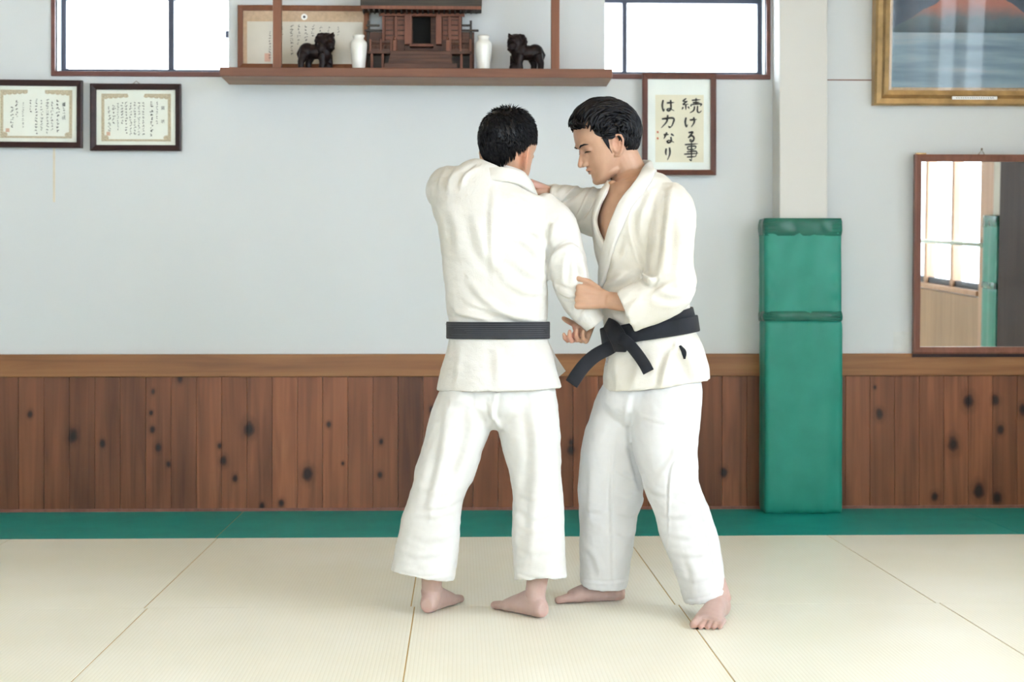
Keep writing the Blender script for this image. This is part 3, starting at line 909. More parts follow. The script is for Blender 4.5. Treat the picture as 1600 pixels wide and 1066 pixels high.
local(MB().box(-w / 2 + fw, w / 2 - fw, -.004, .01, -h / 2 + fw, h / 2 - fw), 'canvas', painting_mat(), t)
local(MB().box(-w / 2 + fw, w / 2 - fw, -.0165, -.0145, -h / 2 + fw, h / 2 - fw), 'glass', M['glass'], t)
cxp, cyp = (1366 + 1740) / 2., 27.
a = lp(1485, 157.5); c = lp(1556, 152.5)
lb = local(MB().box(a[0], c[0], -.0445, -.034, a[1], c[1]), 'name_strip', M['paper'], t)
ik = MB()
r_ = random.Random(4)
for i in range(17):
    x_ = a[0] + (6 + i * 3.6) * k
    stroke(ik, [(x_, c[1] - 1.4 * k), (x_ + r_.uniform(.6, 2.2) * k, a[1] + 1.4 * k)], .35 * k, .3 * k, -.0455, 2)
    stroke(ik, [(x_ - .6 * k, (a[1] + c[1]) / 2), (x_ + 1.8 * k, (a[1] + c[1]) / 2)], .3 * k, .3 * k, -.0455, 2)
tag(local(ik, 'lettering', M['faintink'], t), kind='stuff')

# wall mirror
YM = YW - .03
MTILT, MYAW = math.radians(1.8), math.radians(0.0)
t, w, h = hang('wall_mirror', 1426, 1700, 243, 553, 'brown framed wall mirror reflecting windows and a green padded column', 'mirror', YM, lean=MTILT)
t.rotation_euler[2] = MYAW
k = YM / FPX
frame4(t, w, h, 11 * k, .028, M['mirror_wood'])
def mirror_mat():
    m, nt, N, L, b = new_mat('mirror_silver')
    b.inputs['Base Color'].default_value = (0.86, 0.89, 0.88, 1); b.inputs['Metallic'].default_value = 1.0; b.inputs['Roughness'].default_value = 0.01
    return m
local(MB().box(-w / 2 + .02, w / 2 - .02, -.008, .004, -h / 2 + .02, h / 2 - .02), 'mirror_glass', mirror_mat(), t)
local(MB().box(-w / 2 - .002, w / 2 + .002, -.022, .012, -h / 2 - .016, -h / 2), 'shadow_ledge', M['frame_dark'], t)  # bottom ledge, coloured dark to draw the shadow line under the mirror
local(MB().box(-w / 2 + .01, -w / 2 + .06, -.012, .006, h / 2, h / 2 + .008), 'bracket', M['gold'], t)
hk = MB(); xh = (1531 - 1563) * k
hk.tube([(xh - .016, 0, h / 2), (xh, 0, h / 2 + .026), (xh + .016, 0, h / 2)], .0024, 6); hk.ellipsoid((xh, -.004, h / 2 + .028), (.006, .006, .006), n=8)
local(hk, 'hook', M['metal'], t)

# padded cover round the column -------------------------------------------------
def pad_section(x0, x1, y0, y1, z0, z1, seed, amp=.004, wr=.005):
    """a slack vinyl sleeve: grid box with soft creases"""
    nx, ny, nz = 22, 10, 46
    V = []; F = []
    ring = []
    for i in range(nx): ring.append((x0 + (x1 - x0) * i / nx, y0, 0, -1))
    for i in range(ny): ring.append((x1, y0 + (y1 - y0) * i / ny, 1, 0))
    for i in range(nx): ring.append((x1 - (x1 - x0) * i / nx, y1, 0, 1))
    for i in range(ny): ring.append((x0, y1 - (y1 - y0) * i / ny, -1, 0))
    n = len(ring); r = random.Random(seed)
    ph = [r.uniform(0, 6.28) for _ in range(8)]
    for j in range(nz + 1):
        v = j / nz; z = z0 + (z1 - z0) * v
        e = min(v, 1 - v) * (z1 - z0)
        for i, (x, y, ux, uy) in enumerate(ring):
            s_ = (x - x0) / (x1 - x0) if uy else (y - y0) / (y1 - y0)
            edge = min(s_, 1 - s_)
            d = amp * (.6 * math.sin(9.5 * s_ + ph[0]) * (1 - .3 * v) + .35 * math.sin(21 * s_ + ph[1] + 2 * math.sin(3 * v + ph[2])))
            d += wr * math.exp(-e / .03) * math.sin(38 * s_ + ph[3] + 6 * v) * min(1, edge * 8)
            d += .004 * math.exp(-((edge - .06) / .03) ** 2) * math.sin(30 * v + ph[4] + 5 * s_)
            d -= .006 * math.exp(-e / .012)
            d += .006 * min(1, edge * 6)
            V.append((x + ux * d, y + uy * d, z))
    for j in range(nz):
        for i in range(n):
            k_ = (i + 1) % n
            F.append((j * n + i, j * n + k_, (j + 1) * n + k_, (j + 1) * n + i))
    F.append(tuple(range(n - 1, -1, -1))); F.append(tuple(nz * n + i for i in range(n)))
    return V, F
def column_pad(x0, x1, y0, y1, zt, zband, label):
    t = empty('column_pad', ((x0 + x1) / 2, (y0 + y1) / 2, 0), label, 'pad', 'green column pads')
    V, F = pad_section(x0, x1, y0, y1, 0.002, zband - .015, 3); mesh_obj('lower_pad', V, F, M['pad'], t, True)
    V, F = pad_section(x0 - .002, x1 - .004, y0 + .002, y1, zband - .012, zt - .03, 8); mesh_obj('upper_pad', V, F, M['pad'], t, True)
    V, F = pad_section(x0 - .006, x1 + .001, y0 - .004, y1 + .002, zt - .085, zt, 14, .003, .0012); mesh_obj('top_tape', V, F, M['tape'], t, True)
    V, F = pad_section(x0 - .007, x1 + .003, y0 - .006, y1 + .003, zband - .022, zband + .026, 21, .003, .0012); mesh_obj('tape_band', V, F, M['tape'], t, True)
    return t
px0, px1 = wx(1197, 7.36), wx(1315, 7.36)
column_pad(px0, px1, 7.36, YW - .03, wz(341, 1250, 7.36), wz(495, 1250, 7.36), 'tall green padded cover taped round the white column')

column_pad(XR - .052, XR - .002, 3.82, 4.11, 1.44, .93, 'second green padded column cover, seen only in the mirror')
# ================================================================== the two men
def catmull(A, n):
    A = np.asarray(A, float)
    ext = np.vstack([2 * A[0] - A[1], A, 2 * A[-1] - A[-2]])
    out = []
    for i in range(1, len(A)):
        p0, p1, p2, p3 = ext[i - 1], ext[i], ext[i + 1], ext[i + 2]
        for k in range(n):
            t = k / n
            out.append(.5 * ((2 * p1) + (p2 - p0) * t + (2 * p0 - 5 * p1 + 4 * p2 - p3) * t * t + (3 * p1 - p0 - 3 * p2 + p3) * t ** 3))
    out.append(A[-1])
    return np.array(out)

def limb(mb, pts, n=6, seg=40, sq=2.2, hem=None, hem0=None, cap=True, Yref=None):
    """loft through (px, py, Y, half width px, half depth m); hem = length of a hollow open end"""
    A = []
    for (px, py, Y, rw, rd) in pts:
        p = P(px, py, Y); A.append((*p, rw * Y / FPX, rd))
    A = catmull(A, n)
    m = len(A)
    V = []; F = []
    def ring(c, u, w, ru, rw_):
        base = len(V)
        for k in range(seg):
            a = 2 * math.pi * k / seg
            ca, sa = math.cos(a), math.sin(a)
            x = math.copysign(abs(ca) ** (2 / sq), ca); y = math.copysign(abs(sa) ** (2 / sq), sa)
            V.append(c + u * ru * x + w * rw_ * y)
        return base
    frames = []
    for i in range(m):
        t = A[min(i + 1, m - 1), :3] - A[max(i - 1, 0), :3]
        t = t / (np.linalg.norm(t) + 1e-12)
        view = np.array((FM[0], FM[1], 0.0))
        u = np.cross(t, view)
        if np.linalg.norm(u) < .25:
            u = frames[-1][1] if frames else np.array((1.0, 0, 0))
            u = u - t * np.dot(u, t)
        u = u / np.linalg.norm(u)
        if frames and np.dot(u, frames[-1][1]) < 0: u = -u
        w = np.cross(t, u)
        frames.append((A[i, :3], u, w, max(A[i, 3], 1e-4), max(A[i, 4], 1e-4), t))
    rings = []
    if hem0 is not None:
        c, u, w, a_, b_, t = frames[0]
        rings.append(ring(c + t * hem0, u, w, a_ - .012, b_ - .012)); rings.append(ring(c, u, w, a_ - .014, b_ - .014))
    elif cap:
        c, u, w, a_, b_, t = frames[0]
        rings.append(ring(c - t * min(a_, b_) * .35, u, w, a_ * .45, b_ * .45)); rings.append(ring(c - t * min(a_, b_) * .22, u, w, a_ * .8, b_ * .8))
    for (c, u, w, a_, b_, t) in frames: rings.append(ring(c, u, w, a_, b_))
    c, u, w, a_, b_, t = frames[-1]
    if hem is not None:
        rings.append(ring(c, u, w, a_ - .014, b_ - .014))
        acc = 0.0; q_ = m - 1
        while q_ > 0 and acc < hem:
            acc += np.linalg.norm(frames[q_][0] - frames[q_ - 1][0]); q_ -= 1
        c2, u2, w2, a2, b2_, t2 = frames[q_]
        rings.append(ring(c2, u2, w2, min(a2, a_) - .017, min(b2_, b_) - .017))
    elif cap:
        rings.append(ring(c + t * min(a_, b_) * .22, u, w, a_ * .8, b_ * .8)); rings.append(ring(c + t * min(a_, b_) * .35, u, w, a_ * .45, b_ * .45))
    for r0, r1 in zip(rings[:-1], rings[1:]):
        for k in range(seg):
            j = (k + 1) % seg
            F.append((r0 + k, r0 + j, r1 + j, r1 + k))
    F.append(tuple(rings[0] + k for k in range(seg - 1, -1, -1))); F.append(tuple(rings[-1] + k for k in range(seg)))
    mb.add(V, F)
    return mb

def rows_limb(mb, rows, **kw):
    """rows of (py, left px, right px, Y, half depth)"""
    return limb(mb, [((a + c) / 2, y, Y, (c - a) / 2, rd) for (y, a, c, Y, rd) in rows], **kw)

def normals(V, F):
    Q = np.array([f if len(f) == 4 else (*f, f[-1]) for f in F])
    n = np.cross(V[Q[:, 2]] - V[Q[:, 0]], V[Q[:, 3]] - V[Q[:, 1]])
    N_ = np.zeros_like(V)
    for k in range(4): np.add.at(N_, Q[:, k], n)
    return N_ / (np.linalg.norm(N_, axis=1, keepdims=True) + 1e-12)

def sine_noise(V, freq, seed, oct_=3):
    r = np.random.default_rng(seed); out = 0; amp = 1.0
    for o in range(oct_):
        for j in range(3):
            d = r.normal(size=3); d /= np.linalg.norm(d); d2 = r.normal(size=3)
            out = out + amp * np.sin(V @ d * freq + 1.6 * np.sin(V @ d2 * freq * .6 + r.uniform(0, 6)) + r.uniform(0, 6)) / 3
        freq *= 1.9; amp *= .55
    return out

def folds(V, F, strokes, seed, rough=.0018, fine=.0006, freq=26, gain=1.2):
    """sculpt cloth: soft rumples everywhere and drawn folds, each a ridge with a valley beside it"""
    Nn = normals(V, F)
    V = V + Nn * (rough * sine_noise(V, freq, seed) + fine * sine_noise(V, freq * 4, seed + 1, 2))[:, None]
    u, v = proj(V)
    fc = np.clip(-(Nn @ np.array((FM[0], FM[1], 0))) * 1.8 + .35, 0, 1)
    tot = np.zeros(len(V))
    for st in strokes:
        pts, wd, amp = st[:3]
        yr = st[3] if len(st) > 3 else (0, 99)
        pts = catmull(np.array(pts, float), 5) if len(pts) > 2 else np.array(pts, float)
        seg = np.linalg.norm(np.diff(pts, axis=0), axis=1); L = np.concatenate([[0], np.cumsum(seg)])
        best = np.full(len(V), 1e9); sgn = np.zeros(len(V)); par = np.zeros(len(V))
        for i in range(len(pts) - 1):
            a, d = pts[i], pts[i + 1] - pts[i]
            dd = d @ d + 1e-9
            t = np.clip(((u - a[0]) * d[0] + (v - a[1]) * d[1]) / dd, 0, 1)
            ex, ey = u - a[0] - t * d[0], v - a[1] - t * d[1]
            ds = np.hypot(ex, ey)
            mk = ds < best
            best = np.where(mk, ds, best)
            sgn = np.where(mk, np.sign(d[0] * ey - d[1] * ex), sgn)
            par = np.where(mk, (L[i] + t * seg[i]) / L[-1], par)
        tap = np.sin(np.pi * np.clip(par * .92 + .04, 0, 1)) ** .6
        s = sgn * best / wd
        prof_ = np.exp(-s * s) - .85 * np.exp(-((s - 1.5) / .9) ** 2)
        ok = (V[:, 1] > yr[0]) & (V[:, 1] < yr[1]) & (best < 4 * wd)
        tot += np.where(ok, gain * amp * tap * prof_, 0)
    return V + Nn * (tot * fc)[:, None]

def bvh(V, F): return BVHTree.FromPolygons([tuple(v) for v in V], F)
CAMV = Vector((0, 0, CAMH))
def hit(tree, px, py, fallY=None):
    d = Vector(P(px, py, 5.0)) - CAMV
    d.normalize()
    loc, nor, i, dist = tree.ray_cast(CAMV, d)
    if loc is None:
        q = Vector(P(px, py, fallY or 5.0)); return q, Vector((0, -1, 0))
    return loc, nor

def ribbon(mb, pts, nors, half, thick, lift=0.0, taper=None, steps=5, edge_round=True):
    """a thick band along 3-D points, lying on the given normals"""
    A = np.hstack([np.array([list(p) for p in pts], float), np.array([list(n) for n in nors], float), np.array([[h] for h in (half if isinstance(half, (list, tuple)) else [half] * len(pts))])])
    A = catmull(A, steps); m = len(A); V = []; F = []
    prof_ = [(-1, 0), (-1, .7), (-.86, 1), (.86, 1), (1, .7), (1, 0)]
    n = len(prof_)
    for i in range(m):
        t = A[min(i + 1, m - 1), :3] - A[max(i - 1, 0), :3]; t /= np.linalg.norm(t) + 1e-12
        nn = A[i, 3:6] - t * np.dot(A[i, 3:6], t); nn /= np.linalg.norm(nn) + 1e-12
        b_ = np.cross(t, nn)
        for (s, q) in prof_:
            V.append(A[i, :3] + b_ * s * A[i, 6] + nn * (lift + q * thick))
    for i in range(m - 1):
        for k in range(n):
            j = (k + 1) % n
            F.append((i * n + k, i * n + j, (i + 1) * n + j, (i + 1) * n + k))
    F.append(tuple(range(n - 1, -1, -1))); F.append(tuple((m - 1) * n + k for k in range(n)))
    mb.add(V, F)
    return mb

# ------------------------------------------------------------------ materials of the men
def skin_mat():
    m, nt, N, L, b = new_mat('skin')
    at = N.new('ShaderNodeAttribute'); at.attribute_name = 'tint'; at.attribute_type = 'GEOMETRY'
    tc = N.new('ShaderNodeTexCoord')
    no = N.new('ShaderNodeTexNoise'); no.inputs['Scale'].default_value = 35; no.inputs['Detail'].default_value = 4; L.new(tc.outputs['Object'], no.inputs['Vector'])
    r = ramp(N, [(0.3, (0.92, 0.90, 0.88)), (0.7, (1.0, 1.0, 1.0))]); L.new(no.outputs['Fac'], r.inputs['Fac'])
    mm = N.new('ShaderNodeMix'); mm.data_type = 'RGBA'; mm.blend_type = 'MULTIPLY'; mm.inputs['Factor'].default_value = 1
    L.new(at.outputs['Color'], mm.inputs['A']); L.new(r.outputs['Color'], mm.inputs['B'])
    L.new(mm.outputs['Result'], b.inputs['Base Color'])
    b.inputs['Roughness'].default_value = 0.48
    b.inputs['Specular IOR Level'].default_value = 0.4
    b.inputs['Subsurface Weight'].default_value = 0.12
    b.inputs['Subsurface Radius'].default_value = (0.012, 0.005, 0.003)
    b.inputs['Subsurface Scale'].default_value = 0.6
    bump_of(N, L, b, no.outputs['Fac'], 0.05, 0.001)
    return m

def cloth_mat(name, lo, hi, weave=900.0, strength=0.25, stain=None):
    m, nt, N, L, b = new_mat(name)
    tc = N.new('ShaderNodeTexCoord')
    no = N.new('ShaderNodeTexNoise'); no.inputs['Scale'].default_value = 7; no.inputs['Detail'].default_value = 5; L.new(tc.outputs['Object'], no.inputs['Vector'])
    r = ramp(N, [(0.35, lo), (0.62, hi)]); L.new(no.outputs['Fac'], r.inputs['Fac'])
    L.new(r.outputs['Color'], b.inputs['Base Color'])
    vo = N.new('ShaderNodeTexVoronoi'); vo.inputs['Scale'].default_value = weave; L.new(tc.outputs['Object'], vo.inputs['Vector'])
    cr = N.new('ShaderNodeTexNoise'); cr.inputs['Scale'].default_value = 55; cr.inputs['Detail'].default_value = 5; cr.inputs['Distortion'].default_value = .6
    L.new(tc.outputs['Object'], cr.inputs['Vector'])
    ad = N.new('ShaderNodeMath'); ad.operation = 'MULTIPLY_ADD'; ad.inputs[1].default_value = 0.25
    L.new(vo.outputs['Distance'], ad.inputs[0]); L.new(cr.outputs['Fac'], ad.inputs[2])
    bump_of(N, L, b, ad.outputs[0], strength, 0.004)
    b.inputs['Roughness'].default_value = 0.85
    b.inputs['Specular IOR Level'].default_value = 0.15
    b.inputs['Sheen Weight'].default_value = 0.08
    return m
M['skin'] = skin_mat()
M['jacket_a'] = cloth_mat('ivory_jacket_cotton', (0.585, 0.572, 0.53), (0.635, 0.627, 0.60), 420, .45)
M['jacket_b'] = cloth_mat('cream_jacket_cotton', (0.60, 0.575, 0.505), (0.655, 0.637, 0.588), 420, .40)
M['pants_a'] = cloth_mat('ivory_trouser_cotton', (0.605, 0.60, 0.575), (0.645, 0.645, 0.628), 900, .22)
M['pants_b'] = cloth_mat('white_trouser_cotton', (0.605, 0.61, 0.612), (0.645, 0.65, 0.652), 900, .22)
M['collar'] = cloth_mat('collar_cotton', (0.615, 0.60, 0.55), (0.655, 0.645, 0.61), 700, .2)
M['belt_a'] = cloth_mat('worn_black_belt', (0.022, 0.024, 0.028), (0.045, 0.048, 0.055), 1200, .2)
M['belt_b'] = cloth_mat('black_belt', (0.010, 0.011, 0.014), (0.022, 0.024, 0.030), 1200, .2)
M['stitch'] = plain('belt_stitching', (0.10, 0.10, 0.115), .8, .2)
def hair_mat():
    m, nt, N, L, b = new_mat('black_hair')
    tc = N.new('ShaderNodeTexCoord')
    no = N.new('ShaderNodeTexNoise'); no.inputs['Scale'].default_value = 90; L.new(tc.outputs['Object'], no.inputs['Vector'])
    r = ramp(N, [(0.3, (0.003, 0.003, 0.004)), (0.7, (0.007, 0.007, 0.009))]); L.new(no.outputs['Fac'], r.inputs['Fac'])
    L.new(r.outputs['Color'], b.inputs['Base Color'])
    b.inputs['Roughness'].default_value = 0.36
    b.inputs['Specular IOR Level'].default_value = 0.17
    b.inputs['Anisotropic'].default_value = 0.5
    return m
M['hair'] = hair_mat()
M['eye'] = plain('eye_dark', (0.012, 0.010, 0.010), 0.25, .5)
M['eyewhite'] = plain('eye_white', (0.62, 0.58, 0.55), 0.25, .5)
M['patch'] = plain('maker_patch', (0.62, 0.62, 0.66), 0.7, .2, .5, 120)

# ------------------------------------------------------------------ hands and feet
def cap_tube(mb, pts, rs, n=14):
    """round-ended tapering tube through world points"""
    pts = [np.array(p, float) for p in pts]
    d0 = pts[0] - pts[1]; d0 /= np.linalg.norm(d0); d1 = pts[-1] - pts[-2]; d1 /= np.linalg.norm(d1)
    P_ = [pts[0] + d0 * rs[0] * .9, pts[0] + d0 * rs[0] * .6] + pts + [pts[-1] + d1 * rs[-1] * .6, pts[-1] + d1 * rs[-1] * .9]
    R_ = [rs[0] * .4, rs[0] * .8] + list(rs) + [rs[-1] * .8, rs[-1] * .4]
    return mb.tube(P_, R_, n)

def unit(v): v = np.array(v, float); return v / np.linalg.norm(v)

def hand(mb, wrist, f, d, side, curls, thumb, spread=4.0, S=1.0, tl=1.0):
    """five separate fingers on a palm; f = finger direction, d = out of the back of the hand"""
    f = unit(f); d = np.array(d, float); d = unit(d - f * np.dot(d, f))
    t = np.cross(f, d) if side == 'L' else np.cross(d, f)         # towards the thumb
    w = np.array(wrist, float)
    L = lambda a, b_, c: w + S * (f * a + t * b_ + d * c)
    # palm: three fused bars plus the ball of the thumb
    for (b0, b1, r0, r1) in ((.012, .030, .018, .0135), (.004, .010, .019, .0138), (-.006, -.010, .018, .0132), (-.014, -.030, .0165, .012)):
        cap_tube(mb, [L(.0, b0, 0), L(.045, (b0 + b1) / 2, .001), L(.088, b1, 0)], [r0 * S, (r0 + r1) / 2 * S, r1 * S])
    cap_tube(mb, [L(.012, .018, -.008), L(.045, .032, -.010)], [.017 * S, .014 * S])
    tips = []
    for i, (b_, ln, r) in enumerate(((.030, .076, .0093), (.010, .084, .0097), (-.010, .078, .0092), (-.029, .060, .0082))):
        c1, c2, c3 = [math.radians(a) for a in curls[i]]
        sp = math.radians(spread) * (1.5 - i) / 1.5
        p = L(.088 - .004 * abs(i - 1), b_, 0)
        ang = 0.0; pts = [p]
        for (fr, c) in ((.46, c1), (.30, c2), (.24, c3)):
            ang += c
            fd = f * math.cos(sp) + t * math.sin(sp)
            dr = fd * math.cos(ang) - d * math.sin(ang)
            p = p + dr * ln * fr * S; pts.append(p)
        cap_tube(mb, pts, [r * 1.12 * S, r * 1.02 * S, r * .95 * S, r * .78 * S])
        tips.append(pts[-1])
    # thumb leaves the side of the palm near its base
    p = L(.028, .030, -.006); pts = [p]
    for (ln, (a, b_, c)) in zip((.040, .034, .026), thumb):
        dr = unit(f * a + t * b_ + d * c)
        p = p + dr * ln * S * tl; pts.append(p)
    cap_tube(mb, pts, [.0145 * S, .0118 * S, .0108 * S, .0085 * S])
    tips.append(pts[-1])
    return tips

def foot(mb, heel, toe, side, shin_top, length=.25, shin_r=.036, calf_r=.05):
    """heel and toe on the mat; toes as five separate rounded bars"""
    heel = np.array(heel, float); toe = np.array(toe, float); heel[2] = 0; toe[2] = 0
    a = unit(toe - heel); up = np.array((0, 0, 1.0)); r = np.cross(a, up)      # r: to the walker's right
    inn = -r if side == 'R' else r                                             # towards the big toe
    Q = lambda s, b_, z: heel + a * s * length + inn * b_ + up * z
    rings = [(.03, 0, .020, .030, .022), (.07, 0, .026, .034, .030), (.16, 0, .031, .040, .039), (.28, 0, .032, .046, .045), (.40, .002, .034, .041, .041), (.52, .003, .038, .034, .034),
             (.64, .004, .0425, .028, .028), (.74, .004, .045, .0225, .0225), (.80, .003, .044, .018, .018)]
    V = []; F = []; n = 20
    for (s, b_, hw, zc, hh) in rings:
        for k in range(n):
            an = 2 * math.pi * k / n
            V.append(Q(s, b_ + hw * math.cos(an), max(.001, zc + hh * math.sin(an))))
    for i in range(len(rings) - 1):
        for k in range(n):
            j = (k + 1) % n
            F.append((i * n + k, i * n + j, (i + 1) * n + j, (i + 1) * n + k))
    F.append(tuple(range(n - 1, -1, -1))); F.append(tuple((len(rings) - 1) * n + k for k in range(n)))
    mb.add(V, F)
    for (b_, s0, s1, r_) in ((.0335, .72, .955, .0130), (.0115, .74, .965, .0085), (-.0075, .73, .935, .0082), (-.0250, .71, .90, .0080), (-.0415, .68, .855, .0080)):
        cap_tube(mb, [Q(s0 - .06, b_ * .88, r_ + .008), Q((s0 + s1) / 2 + .02, b_ * 1.0, r_ + .005), Q(s1, b_ * 1.04, r_)], [r_ * 1.4, r_ * 1.08, r_ * 1.05], 12)
    ank = Q(.22, 0, .075)
    mid = ank + (np.array(shin_top) - ank) * .22
    mb.tube([Q(.20, 0, .03), Q(.21, 0, .06), ank, mid, np.array(shin_top, float)], [.030, .033, shin_r * .97, shin_r, calf_r], 20)
    mb.ellipsoid(Q(.24, .026, .078), (.011, .011, .013), n=10); mb.ellipsoid(Q(.21, -.026, .068), (.011, .011, .013), n=10)

# ------------------------------------------------------------------ heads
def head_matrix(fwd, pitch, roll, origin, S=1.05):
    """local x forward, y left, z up (cm) -> world"""
    f = unit((fwd[0], fwd[1], 0)); z = np.array((0, 0, 1.0)); l = np.cross(z, f)
    c, s = math.cos(pitch), math.sin(pitch)
    f2 = f * c - z * s; z2 = z * c + f * s
    c, s = math.cos(roll), math.sin(roll)
    l3 = l * c + z2 * s; z3 = z2 * c - l * s
    R = np.stack([f2, l3, z3], axis=1)
    return lambda p: np.asarray(p, float) * (.01 * S) @ R.T + np.asarray(origin), R

def head_mesh(mb, H, ears=True, ear_dz=0.0):
    """skull and jaw lofted from the profile, then nose, lips, brow, ears"""
    Z = [11.3, 10.6, 9.2, 7.0, 4.5, 2.2, 0.6, -1.5, -3.5, -5.0, -6.2, -7.6, -9.2, -10.4, -11.2]
    FR = [2.0, 4.8, 7.2, 8.8, 9.55, 9.75, 9.1, 9.1, 9.2, 9.35, 9.2, 8.85, 9.15, 8.9, 7.6]
    BK = [-3.0, -5.6, -7.9, -9.3, -9.8, -9.8, -9.5, -8.6, -7.0, -5.0, -3.2, -1.5, .4, 2.2, 4.2]
    WD = [2.6, 4.8, 6.3, 7.2, 7.6, 7.6, 7.45, 7.25, 6.9, 6.55, 6.2, 5.6, 4.6, 3.6, 2.2]
    V = []; F = []; n = 40
    A = catmull(np.array(list(zip(Z, FR, BK, WD))), 4)
    for (z, fr, bk, wd) in A:
        c, h = (fr + bk) / 2, (fr - bk) / 2
        for k in range(n):
            a = 2 * math.pi * k / n
            ca, sa = math.cos(a), math.sin(a)
            e = 2.25
            x = math.copysign(abs(ca) ** (2 / e), ca); y = math.copysign(abs(sa) ** (2 / e), sa)
            V.append((c + h * x, wd * y, z))
    m = len(A)
    for i in range(m - 1):
        for k in range(n):
            j = (k + 1) % n
            F.append((i * n + k, (i + 1) * n + k, (i + 1) * n + j, i * n + j))
    F.append(tuple(range(n))); F.append(tuple((m - 1) * n + k for k in range(n - 1, -1, -1)))
    mb.add(H(V), F)
    def ell(c, r, ang=0):
        b2 = MB().ellipsoid((0, 0, 0), r, n=14); v = np.array(b2.v)
        if ang:
            ca, sa = math.cos(ang), math.sin(ang); v = np.stack([v[:, 0] * ca + v[:, 2] * sa, v[:, 1], -v[:, 0] * sa + v[:, 2] * ca], 1)
        mb.add(H(v + np.array(c)), b2.f)
    def tb(pts, rs, nn=12):
        b2 = MB(); cap_tube(b2, pts, rs, nn); mb.add(H(b2.v), b2.f)
    # nose: bridge, tip, wings
    tb([(8.8, 0, 1.2), (9.65, 0, -.6), (10.9, 0, -2.4), (11.6, 0, -3.4)], [.72, .68, .72, .75])
    ell((11.35, 0, -3.55), (1.0, .95, .78)); ell((10.0, 1.25, -3.85), (1.15, .65, .75)); ell((10.0, -1.25, -3.85), (1.15, .65, .75))
    ell((9.3, 0, -3.6), (1.4, 1.2, 1.1))
    for s in (-1, 1): ell((8.9, s * .95, -2.3), (1.35, 1.0, 1.7)); ell((8.4, s * 1.9, -1.6), (1.2, 1.0, 1.2))
    # brow ridge, eyelids, cheekbones
    for s in (-1, 1):
        tb([(9.2, s * 1.4, 1.9), (9.0, s * 3.2, 2.3), (7.3, s * 5.0, 1.8)], [.7, .72, .3])
        ell((7.65, s * 3.2, 0.1), (1.35, 1.75, 1.15))
    # lips and chin
    tb([(8.3, -2.3, -6.65), (9.6, -.9, -5.75), (9.9, 0, -5.7), (9.6, .9, -5.75), (8.3, 2.3, -6.65)], [.2, .42, .48, .42, .2])
    tb([(8.25, -2.0, -6.85), (9.3, -.8, -6.95), (9.5, 0, -6.95), (9.3, .8, -6.95), (8.25, 2.0, -6.85)], [.2, .45, .5, .45, .2])
    ell((8.1, 0, -10.0), (1.6, 2.0, 1.5)); ell((6.2, 0, -10.3), (2.8, 2.7, 1.5)); ell((3.6, 3.2, -8.6), (3.2, 2.2, 1.9)); ell((3.6, -3.2, -8.6), (3.2, 2.2, 1.9))
    if ears:
        for s in (-1, 1):
            def e_(a, up_, out):                                      # ear plane: leans back, stands off the skull
                return (.75 - .18 * up_ + 1.05 * a, s * (7.0 + 1.7 * out - .42 * a), -2.6 + ear_dz + 1.08 * up_)
            rim = [(.9, .3, .2), (1.0, 1.7, .45), (.5, 2.9, .6), (-.6, 3.4, .7), (-1.7, 2.9, .75), (-2.05, 1.5, .75), (-1.75, 0, .65), (-1.0, -1.5, .5), (-.2, -2.5, .35), (.55, -2.2, .25)]
            tb([e_(*q) for q in rim], [.3, .36, .4, .42, .42, .4, .38, .42, .55, .42], 10)
            inner = [(-.2, 2.2, .35), (-.95, 1.4, .45), (-1.0, .2, .4), (-.5, -.9, .3), (.35, -1.1, .25)]
            tb([e_(*q) for q in inner], [.3, .34, .34, .34, .34], 8)
            tb([e_(.75, .1, .3), e_(.75, -.7, .35)], [.36, .36], 8)         # tragus
            b2 = MB().ellipsoid((0, 0, 0), (1.55, .32, 2.7), n=12); v = np.array(b2.v)
            v = np.array([e_(-.45 + q[0], .35 + q[2], .05 + q[1]) for q in v]); mb.add(H(v), b2.f)

def finish_body(name, mb, voxel, mat, tints, base_col, label, base_loc, smooth=3):
    V, F = remeshed(name, mb.v, mb.f, voxel, smooth)
    V[:, 2] = np.maximum(V[:, 2], 0.0005)
    o = mesh_obj(name, V, F, mat, None, True, origin=base_loc)
    col = np.tile(np.array((*base_col, 1.0)), (len(V), 1))
    for (c, rad, tc) in tints:
        dd = np.linalg.norm((V - np.array(c)) / np.array(rad), axis=1)
        w = np.clip(1.35 - dd, 0, 1) ** 1.0
        col[:, :3] = col[:, :3] * (1 - w[:, None]) + np.array(tc) * w[:, None]
    at = o.data.color_attributes.new('tint', 'FLOAT_COLOR', 'POINT')
    at.data.foreach_set('color', col.astype(np.float32).ravel())
    tag(o, label, 'person')
    return o, V, F

def part_of(name, V, F, m, parent, smooth=True):
    return mesh_obj(name, V, F, m, parent, smooth)

SKIN = (0.47, 0.285, 0.193)
SKINF = (0.49, 0.355, 0.32)
PINK = (0.48, 0.29, 0.25)
